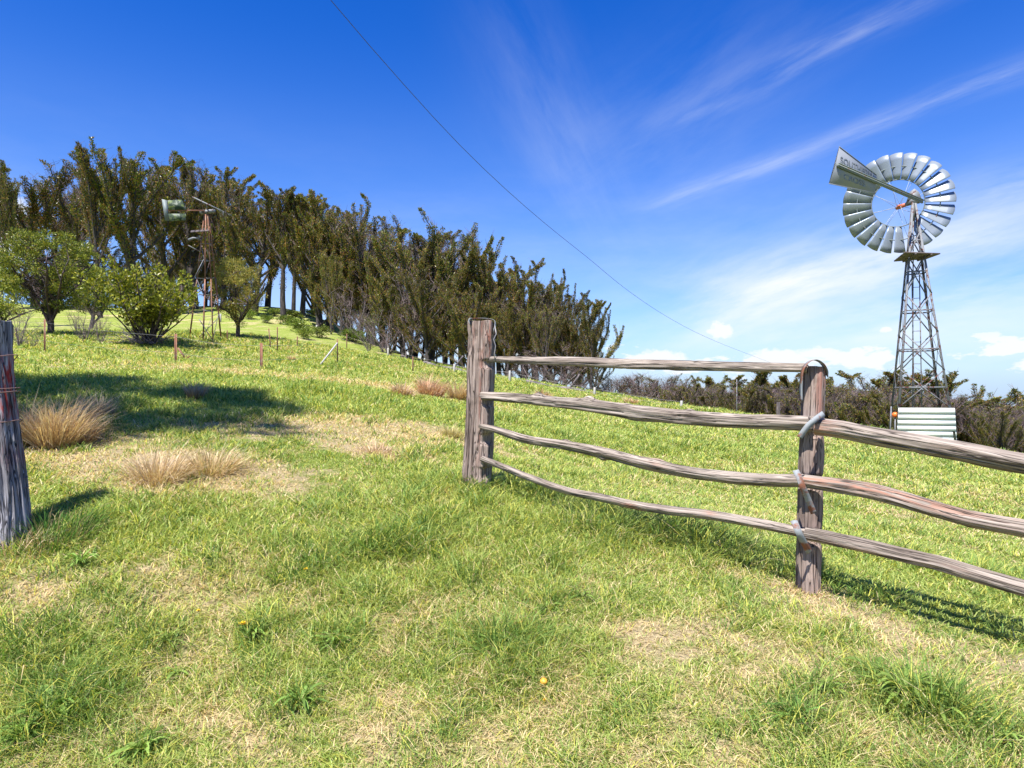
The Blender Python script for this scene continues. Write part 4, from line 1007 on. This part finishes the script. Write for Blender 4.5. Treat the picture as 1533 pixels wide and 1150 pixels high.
p = hit(478, 548); q = hit(505, 545); mb = MB(); mb.tube([(0, 0, 0), tuple(q+Vector((0, 0, (545-514)/F*q.y))-p)], .035, 6)
o = mb.build('brace_pole', M_conc); o.location = p; tag(o, 'grey diagonal brace pole leaning on the rightmost rusty stake', 'pole')
p = hit(272, 538); mb = MB(); mb.bar((-.15, 0, .45), (.18, 0, .0), .06, .05); mb.bar((.12, .05, 0), (.3, .05, .12), .05, .04)
o = mb.build('broken_timber', M_rusty); o.location = p; tag(o, 'short broken brown timber leaning beside the grey stake below the bush', 'timber')
# thin pole beyond the brow
x_, y_ = (1103-766.5)/F*40, 40.; zb = gz(x_, y_); mb = MB(); mb.tube([(0, 0, 0), (0, 0, (HY-568)/F*40-zb)], .026, 8); mb.bar((-.1, 0, (HY-570)/F*40-zb-.15), (.1, 0, (HY-570)/F*40-zb-.15), .04, .04)
o = mb.build('thin_pole', M_tower); o.location = (x_, y_, zb); tag(o, 'thin grey pole standing under the top rail before the green trees', 'pole')
# fallen logs along the wood edge
for i, (px, py, L, a, lb) in enumerate(((445, 470, 6, .2, 'dark fallen log under the black trunks'), (625, 540, 7, -.5, 'fallen log at the wood edge left of the first fence post'), (670, 553, 6, -.4, 'fallen log just left behind the first fence post'), (560, 512, 5, -.5, 'fallen branch in the shade of the wood shoulder'), (840, 583, 7, -.2, 'fallen pole below the bare scrub'))):
    p = hit(px, py); c_, s_ = math.cos(a), math.sin(a); mb = MB()
    L *= .5; pts = [(c_*u*L/2, s_*u*L/2, gz(p.x+c_*u*L/2, p.y+s_*u*L/2)-p.z+.06+.05*math.sin(u*5)) for u in np.linspace(-1, 1, 9)]
    mb.tube(pts, np.linspace(.12, .06, 9), 7); mb.tube([pts[5], tuple(np.array(pts[5])+np.array([.5, .2, .7]))], .05, 5)
    o = mb.build('fallen_log', M_bark2, smooth=True); o.location = p; tag(o, lb, 'log', 'fallen logs along the wood edge')

# overhead cable: hangs in one vertical plane from beside the camera to beyond the right-hand trees
ca_, cb_ = np.array([(440-766.5)/F*11, 11.]), np.array([(1215-766.5)/F*95, 95.])
mb = MB(); mb.tube(catmull([plane_pt(x, y, ca_, cb_) for x, y in ((430, -90), (495, 0), (560, 76), (640, 166), (700, 229), (760, 286), (820, 338), (880, 386), (940, 435), (1000, 475), (1060, 506), (1130, 534), (1215, 566))], 90)[0], .0065, 5)
tag(mb.build('overhead_cable', M_cable), 'thin dark overhead cable sagging across the blue sky', 'cable')

# ------------------------------------------------------------------ windmill
WM = Vector(((1378.5-766.5)/F*20, 20., gz((1378.5-766.5)/F*20, 20.)))
wm = thing('windmill', 'tall galvanised farm windmill with white boarded base on the right', 'windmill', tuple(WM))
vr = math.atan2(WM.x, WM.y)                         # bearing of the windmill
ex = np.array([math.cos(vr), -math.sin(vr), 0.]); ey = np.array([math.sin(vr), math.cos(vr), 0.])     # right / away, seen from the camera side
al = R(10); fx = ex*math.cos(al)+ey*math.sin(al); fy = -ex*math.sin(al)+ey*math.cos(al)
zt = 5.98-WM.z                                      # top of tower above base
def Z(py): return (HY-py)/F*20-WM.z
wmx = WM.x; top = ex*(-.18)                         # tower leans a touch to the left
def hw(z): return .055+(zt-z)*.0985
def leg(sx, sy, z): return top*(z/zt)+fx*sx*hw(z)+fy*sy*hw(z)+np.array([0, 0, z])
for sx, sy in ((-1, -1), (1, -1), (1, 1), (-1, 1)):
    mb = MB()
    for (ux, uy) in ((1, 0), (0, 1)):
        a, b = leg(sx, sy, -.2), leg(sx, sy, zt); n_ = fx*ux*-sx+fy*uy*-sy
        mb.bar(a+n_*.028, b+n_*.028, .056 if 0 else .056, .007, up=np.cross(n_, b-a))
    mb.build('leg', M_tower, wm)
nodes = [Z(611), Z(555), Z(499), Z(441.7), Z(385), Z(345)]
faces4 = (((-1, -1), (1, -1)), ((1, -1), (1, 1)), ((1, 1), (-1, 1)), ((-1, 1), (-1, -1)))
mbx = MB(); mbh = MB()
for (p, q) in faces4:
    for i in range(len(nodes)-1):
        z0, z1 = nodes[i], nodes[i+1]; zm = (z0*hw(z1)+z1*hw(z0))/(hw(z0)+hw(z1))
        upv = np.cross(leg(*q, z0)-leg(*p, z0), leg(*p, z1)-leg(*p, z0))
        mbx.bar(leg(*p, z0), leg(*q, z1), .034, .005, up=upv); o_ = upv/np.linalg.norm(upv)*.008
        mbx.bar(leg(*q, z0)+o_, leg(*p, z1)+o_, .034, .005, up=upv)
        mbh.bar(leg(*p, zm)-o_, leg(*q, zm)-o_, .04, .008, up=upv)
mbx.build('cross_bracing', M_tower, wm); mbh.build('girts', M_tower, wm)
# ladder up the far side
mb = MB(); zl0, zl1 = 0., Z(405)
def lad(s, z): return top*(z/zt)+fy*(hw(z)*.55)+fx*(s*.10+.02)+np.array([0, 0, z])
for s in (-1, 1): mb.bar(lad(s, zl0), lad(s, zl1), .028, .012)
z = .2
while z < zl1: mb.tube([lad(-1, z), lad(1, z)], .009, 5); z += .33
mb.build('ladder', M_tower, wm)
mb = MB(); mb.tube([top*0+np.array([0, 0, 0.])+fx*-.22, top+fx*-.01+np.array([0, 0, zt])], .016, 6); mb.build('pump_rod', M_tower, wm)
# maintenance platform of dark planks
zpl = 4.3-WM.z
def ray_at_z(px, py, zz): t = zz/((HY-py)/F); return np.array([(px-766.5)/F*t, t, zz])
quad = [ray_at_z(1338, 392, 4.3), ray_at_z(1355, 378.5, 4.3), ray_at_z(1408, 380.5, 4.3), ray_at_z(1386, 388.5, 4.3)]
quad = [p_-np.array(WM) for p_ in quad]; mb = MB()
for i in range(5):
    u0, u1 = i/5+.01, (i+1)/5-.01
    A_ = quad[0]*(1-u0)+quad[1]*u0; B_ = quad[3]*(1-u0)+quad[2]*u0; C_ = quad[3]*(1-u1)+quad[2]*u1; D_ = quad[0]*(1-u1)+quad[1]*u1
    mb.prism([A_, B_, C_, D_], (0, 0, .035))
mb.bar(quad[0]*.7+quad[3]*.3-np.array([0, 0, .02]), quad[1]*.7+quad[2]*.3-np.array([0, 0, .02]), .05, .04); mb.bar(quad[0]*.25+quad[3]*.75-np.array([0, 0, .02]), quad[1]*.25+quad[2]*.75-np.array([0, 0, .02]), .05, .04)
mb.build('platform', M_dark, wm)
# boarded panel on the camera side of the base
mb = MB(); zb_top = Z(610.5); nb = 8
for i in range(nb):
    z1 = zb_top-i*.162; z0 = z1-.170
    def bp(s, z, o): return top*(z/zt)*.0+fx*(s*(.705+(zb_top-z)*.05)+.01)+fy*(-hw(.9)*.98-.03-o)+np.array([0, 0, z])
    V = [bp(-1, z1, .008), bp(1, z1, .008), bp(1, z0, .034), bp(-1, z0, .034), bp(-1, z1, -.006), bp(1, z1, -.006), bp(1, z0, .016), bp(-1, z0, .016)]
    mb.add(V, [(3, 2, 1, 0), (4, 5, 6, 7), (0, 1, 5, 4), (1, 2, 6, 5), (2, 3, 7, 6), (3, 0, 4, 7)])
mb.build('board_panel', M_board, wm)
# head: gearbox, tail, wheel
HUBZ = (HY-302)/F*20-WM.z
hd = thing('head', None, None); hd.parent = wm; hd.location = (0, 0, 0)
hd_me = MB(); c0 = top+np.array([0, 0, zt])
hd_me.tube([c0+np.array([0, 0, -.55]), c0+np.array([0, 0, .05])], .035, 8)
wdir = -ex*.42+ey*.90; wdir /= np.linalg.norm(wdir)                                # wheel axis, pointing away and left
hub = c0+ -ex*.40+ey*.26+np.array([0, 0, -.03])
hd_me.tube([c0+ex*.16+np.array([0, 0, .0]), c0+np.array([0, 0, .03]), (c0+hub)/2], [.07, .095, .06], 10)
hd_me.prism([c0+ex*-.2+np.array([0, 0, .02]), c0+ex*.22+np.array([0, 0, .0]), c0+ex*.14+np.array([0, 0, .27]), c0+ex*.02+np.array([0, 0, .40]), c0+ex*-.1+np.array([0, 0, .32])], ey*.18)
bpy.data.objects.remove(hd); hd_me.build('gearbox', M_tower, wm)
mb = MB(); mb.tube([(c0+hub)/2, hub+wdir*.02, hub+wdir*.12], [.055, .07, .05], 12); mb.tube([hub-wdir*.18-ex*.06, hub+wdir*.0], [.035, .06], 10)
hubo = mb.build('wheel', M_red, wm)
tag(hubo, None)
# wheel plane is square to the line of sight
wn = np.array([WM.x*.985, WM.y, 0.]); wn = -ex*.20+ey*.98; wn /= np.linalg.norm(wn)
wu = np.cross(wn, np.array([0, 0, 1.])); wu /= np.linalg.norm(wu)                   # to the right as seen
wv = np.array([0, 0, 1.]); RW = 1.54
cW = hub+np.array([0, 0, .12])+ex*-.02
mbr = MB()
for rr_, rad_ in ((RW*.47, .016), (RW*.735, .016)):
    pts = [cW+wu*rr_*math.cos(a)+wv*rr_*math.sin(a) for a in np.linspace(0, 2*PI, 73)]; mbr.tube(pts, rad_, 5, cap=False)
mbr.build('ring', M_arm, hubo)
mbs = MB()
for i in range(8):
    a = i/8*2*PI+.25; e = cW+(wu*math.cos(a)+wv*math.sin(a))*RW*.735
    mbs.tube([hub+wdir*.1, e], .006, 4); mbs.tube([hub-wdir*.12, cW+(wu*math.cos(a+.1)+wv*math.sin(a+.1))*RW*.485], .006, 4)
mbs.build('spokes', M_galv, hubo)
NB = 24
for i in range(NB):
    a = i/NB*2*PI+R(2.); deg = math.degrees(a) % 360
    if 278 < deg < 292: continue
    rd = wu*math.cos(a)+wv*math.sin(a); tg = -wu*math.sin(a)+wv*math.cos(a)
    pit = R(25); chord = tg*math.cos(pit)-wn*math.sin(pit)*-1; nrm_ = np.cross(chord, rd); nrm_ /= np.linalg.norm(nrm_)
    V = []; nr, nc = 5, 9
    for u in np.linspace(0, 1, nr):
        rr_ = RW*(.475+.525*u); wd_ = .185+.205*u
        for v_ in np.linspace(-.5, .5, nc):
            V.append(cW+rd*(rr_-.03*(v_*2)**2*u)+chord*wd_*v_+nrm_*(wd_*.13*(4*v_*v_-1)*.5))
    V = np.array(V); q_ = np.array([(r_*nc+c_, r_*nc+c_+1, (r_+1)*nc+c_+1, (r_+1)*nc+c_) for r_ in range(nr-1) for c_ in range(nc-1)])
    th = nrm_*.004; n0 = len(V); V2 = np.vstack([V, V+th])
    bd = [0*nc+c_ for c_ in range(nc)]+[r_*nc+nc-1 for r_ in range(1, nr)]+[(nr-1)*nc+c_ for c_ in range(nc-2, -1, -1)]+[r_*nc for r_ in range(nr-2, 0, -1)]
    eq = [(bd[k_], bd[(k_+1) % len(bd)], n0+bd[(k_+1) % len(bd)], n0+bd[k_]) for k_ in range(len(bd))]
    mb = MB(); mb.add(V2, np.vstack([q_[:, ::-1], q_+n0, eq])); mb.build('blade', M_blade, hubo, smooth=False)
# tail: arm and lettered vane, swung towards the camera
def rayp(px, py, d): return zpost(px, py, d)-np.array(WM)
t0 = rayp(1381, 302.5, 19.75); t1 = rayp(1253.5, 247.5, 17.1)
mb = MB(); td = (t1-t0)/np.linalg.norm(t1-t0); side = np.cross(td, (0, 0, 1)); side /= np.linalg.norm(side)
if side[1] > 0: side = -side
mb.bar(t0, t1, .045, .085); mb.bar(t0+side*.05+np.array([0, 0, .035]), t1+side*.05+np.array([0, 0, .035]), .035, .02)
tail = mb.build('tail', M_arm, wm)
def on_tail(px, py):
    """point of the vertical plane holding the arm"""
    P0 = t0+np.array(WM)-side*.03; n_ = side; d_ = np.array([(px-766.5)/F, 1, (HY-py)/F]); return d_*((P0@n_)/(d_@n_))-np.array(WM)
mb = MB(); poly = [on_tail(1256.5, 219.5), on_tail(1312, 262), on_tail(1313, 268), on_tail(1309, 289), on_tail(1276, 281.5), on_tail(1241, 275), on_tail(1251, 248)]
mb.prism(poly, -side*.006)
rimp = [on_tail(1256.5, 219.5), on_tail(1312, 262)]; mb.tube([rimp[0], rimp[1]], .012, 5); mb.tube([on_tail(1241, 275), on_tail(1309, 289)], .010, 5)
vane = mb.build('vane', M_vane, tail)
def lettering(txt, p_left, p_right, h):
    cu = bpy.data.curves.new('lettering', 'FONT'); cu.body = txt; cu.size = 1.0; cu.extrude = .0; cu.offset = .012
    to = bpy.data.objects.new('lettering_curve', cu); C.objects.link(to)
    dg = bpy.context.evaluated_depsgraph_get(); me = bpy.data.meshes.new_from_object(to.evaluated_get(dg)); bpy.data.objects.remove(to)
    n = len(me.vertices); co = np.empty(n*3); me.vertices.foreach_get('co', co); co = co.reshape(-1, 3)
    x0, x1 = co[:, 0].min(), co[:, 0].max(); y1 = co[:, 1].max(); y0 = co[:, 1].min()
    u = (co[:, 0]-x0)/(x1-x0); v = (co[:, 1]-y0)/(y1-y0); d_ = p_right-p_left
    out = p_left+u[:, None]*d_+np.array([0, 0, 1.])*(v*h)[:, None]+side*.006
    me.vertices.foreach_set('co', out.astype(np.float32).ravel()); me.materials.clear(); me.materials.append(M_letter); me.update()
    link('lettering', me, vane)
lettering('SOUTHERN', on_tail(1258, 244), on_tail(1306, 267.5), .17)
lettering('CROSS', on_tail(1263, 268.5), on_tail(1295, 280), .15)
# counterweight float hanging by the left legs and downpipe
mb = MB(); fl = rayp(1340, 621, 19.9); V = []
for i in range(9):
    for j in range(14):
        a = -PI/2+i/8*PI; b = j/14*2*PI; V.append(fl+np.array([math.cos(a)*math.cos(b), math.cos(a)*math.sin(b), math.sin(a)*.95])*.085)
mb.add(V, [(i*14+j, i*14+(j+1) % 14, (i+1)*14+(j+1) % 14, (i+1)*14+j) for i in range(8) for j in range(14)])
mb.build('float_ball', M_orange, wm, smooth=True)
mb = MB(); mb.tube([fl+np.array([0, 0, -.08]), fl+np.array([0, 0, -.5]), fl+np.array([.02, 0, -.9])], .022, 6); mb.tube([fl+ex*-.14+np.array([0, 0, -.9]), fl+ex*-.10+np.array([0, 0, .25])], .02, 6)
mb.build('downpipe', M_tower, wm)

# ------------------------------------------------------------------ wrecked windmill on the left
P0 = hit(305, 509); D0 = P0.y
def W0(px, py, dd=0.): return zpost(px, py, D0+dd)-np.array(P0)
wk = thing('wrecked_windmill', 'rusty broken windmill with green mossy vane in front of the wood', 'windmill', tuple(P0))
topk = W0(309, 318)
feet = [W0(304, 508, -.3), W0(319, 507, 0.), W0(283, 503, .9), W0(331, 500, 1.4)]
tops = [W0(308, 320, -.05), W0(311, 320, .0), W0(306, 320, .1), W0(312, 320, .1)]
for a, b in zip(feet, tops):
    mb = MB(); a = a-np.array([0, 0, .3]); mid = (a+b)/2+np.array([.03, 0, 0]); mb.bar(a, mid, .07, .035); mb.bar(mid, b, .06, .035); mb.build('leg', M_rusty, wk)
mb = MB()
def lf(i, t): return feet[i]*(1-t)+tops[i]*t
for t in (.18, .34, .48, .62, .76, .88):
    for i, j in ((0, 1), (1, 3), (3, 2), (2, 0)):
        if (t, i) in ((.18, 3),): continue
        mb.bar(lf(i, t), lf(j, t), .03, .015)
for t0_, t1_, i, j in ((.0, .18, 0, 1), (.34, .48, 2, 0), (.34, .48, 0, 2), (.48, .62, 2, 0), (.48, .62, 0, 1), (.62, .76, 0, 2), (.62, .76, 1, 0), (.18, .34, 1, 3), (.76, .88, 2, 0), (.0, .18, 1, 3)):
    mb.bar(lf(i, t0_), lf(j, t1_), .03, .012)
mb.build('cross_bracing', M_tower, wk)
mb = MB()
for a, b, w_ in (((264, 461), (305, 432), .10), ((285, 448), (302, 464), .08), ((302, 464), (318, 467), .06), ((281, 367), (300, 377), .07), ((288, 422), (305, 388), .06), ((298, 505), (325, 478), .04), ((320, 512), (298, 478), .03)):
    mb.bar(W0(*a, -.5), W0(*b, -.3), w_, .03)
mb.tube([W0(283, 360, -.4), W0(289, 356.5, -.4), W0(304, 357, -.2)], [.10, .06, .04], 8)
mb.build('bent_bars', M_tower, wk)
mb = MB()
for i in range(4): mb.prism([W0(285+i*7.2, 348.5-i*.5, -.5), W0(291.5+i*7.2, 348-i*.5, -.5), W0(292+i*7.2, 346-i*.5, .8), W0(286+i*7.2, 346.5-i*.5, .8)], (0, 0, .05))
mb.build('platform', M_dark, wk)
mb = MB(); mb.bar(W0(288, 295, -.3), W0(347, 323, .3), .09, .05); mb.bar(W0(300, 318, 0), W0(322, 316, 0), .2, .16)
for i in range(7):
    u = .08+i*.14; a = W0(288+59*u, 295+28*u, -.3); b = a+np.array([.15*math.sin(i*2.), .3, -.15*(i % 3)]); mb.bar(a, b, .05, .02)
mb.build('wheel_remnant', M_tower, wk)
tl = MB(); tl.bar(W0(252, 315, -.9), W0(311, 315.5, 0), .07, .05); tlo = tl.build('tail_arm', M_rusty, wk)
M_moss = pbr('mossy_vane', lambda g: {'Base Color': g.mix(g.ss(g.noise(g.n('ShaderNodeTexCoord').outputs['Object'], 3.2, 4, .6), .45, .55), g.mix(g.ss(g.noise(g.n('ShaderNodeTexCoord').outputs['Object'], 4.4, 3, .6), .45, .5), (.12, .16, .035), (.16, .18, .14)), (.02, .04, .02)), 'Roughness': .8})
mb = MB(); mb.prism([W0(251, 300, -.95), W0(272, 299, -.65), W0(278, 311, -.6), W0(278, 314, -.6), W0(252, 314, -.95)], (0, .02, 0)); mb.prism([W0(252, 320, -.95), W0(278, 320, -.6), W0(278, 330, -.6), W0(254, 331, -.95)], (0, .02, 0)); mb.build('vane', M_moss, tlo)
mb = MB(); mb.prism([W0(242, 298, -1.05), W0(250, 300, -.95), W0(253, 331, -.95), W0(247, 330, -1.0)], (0, .02, 0)); mb.build('vane_edge', M_arm, tlo)
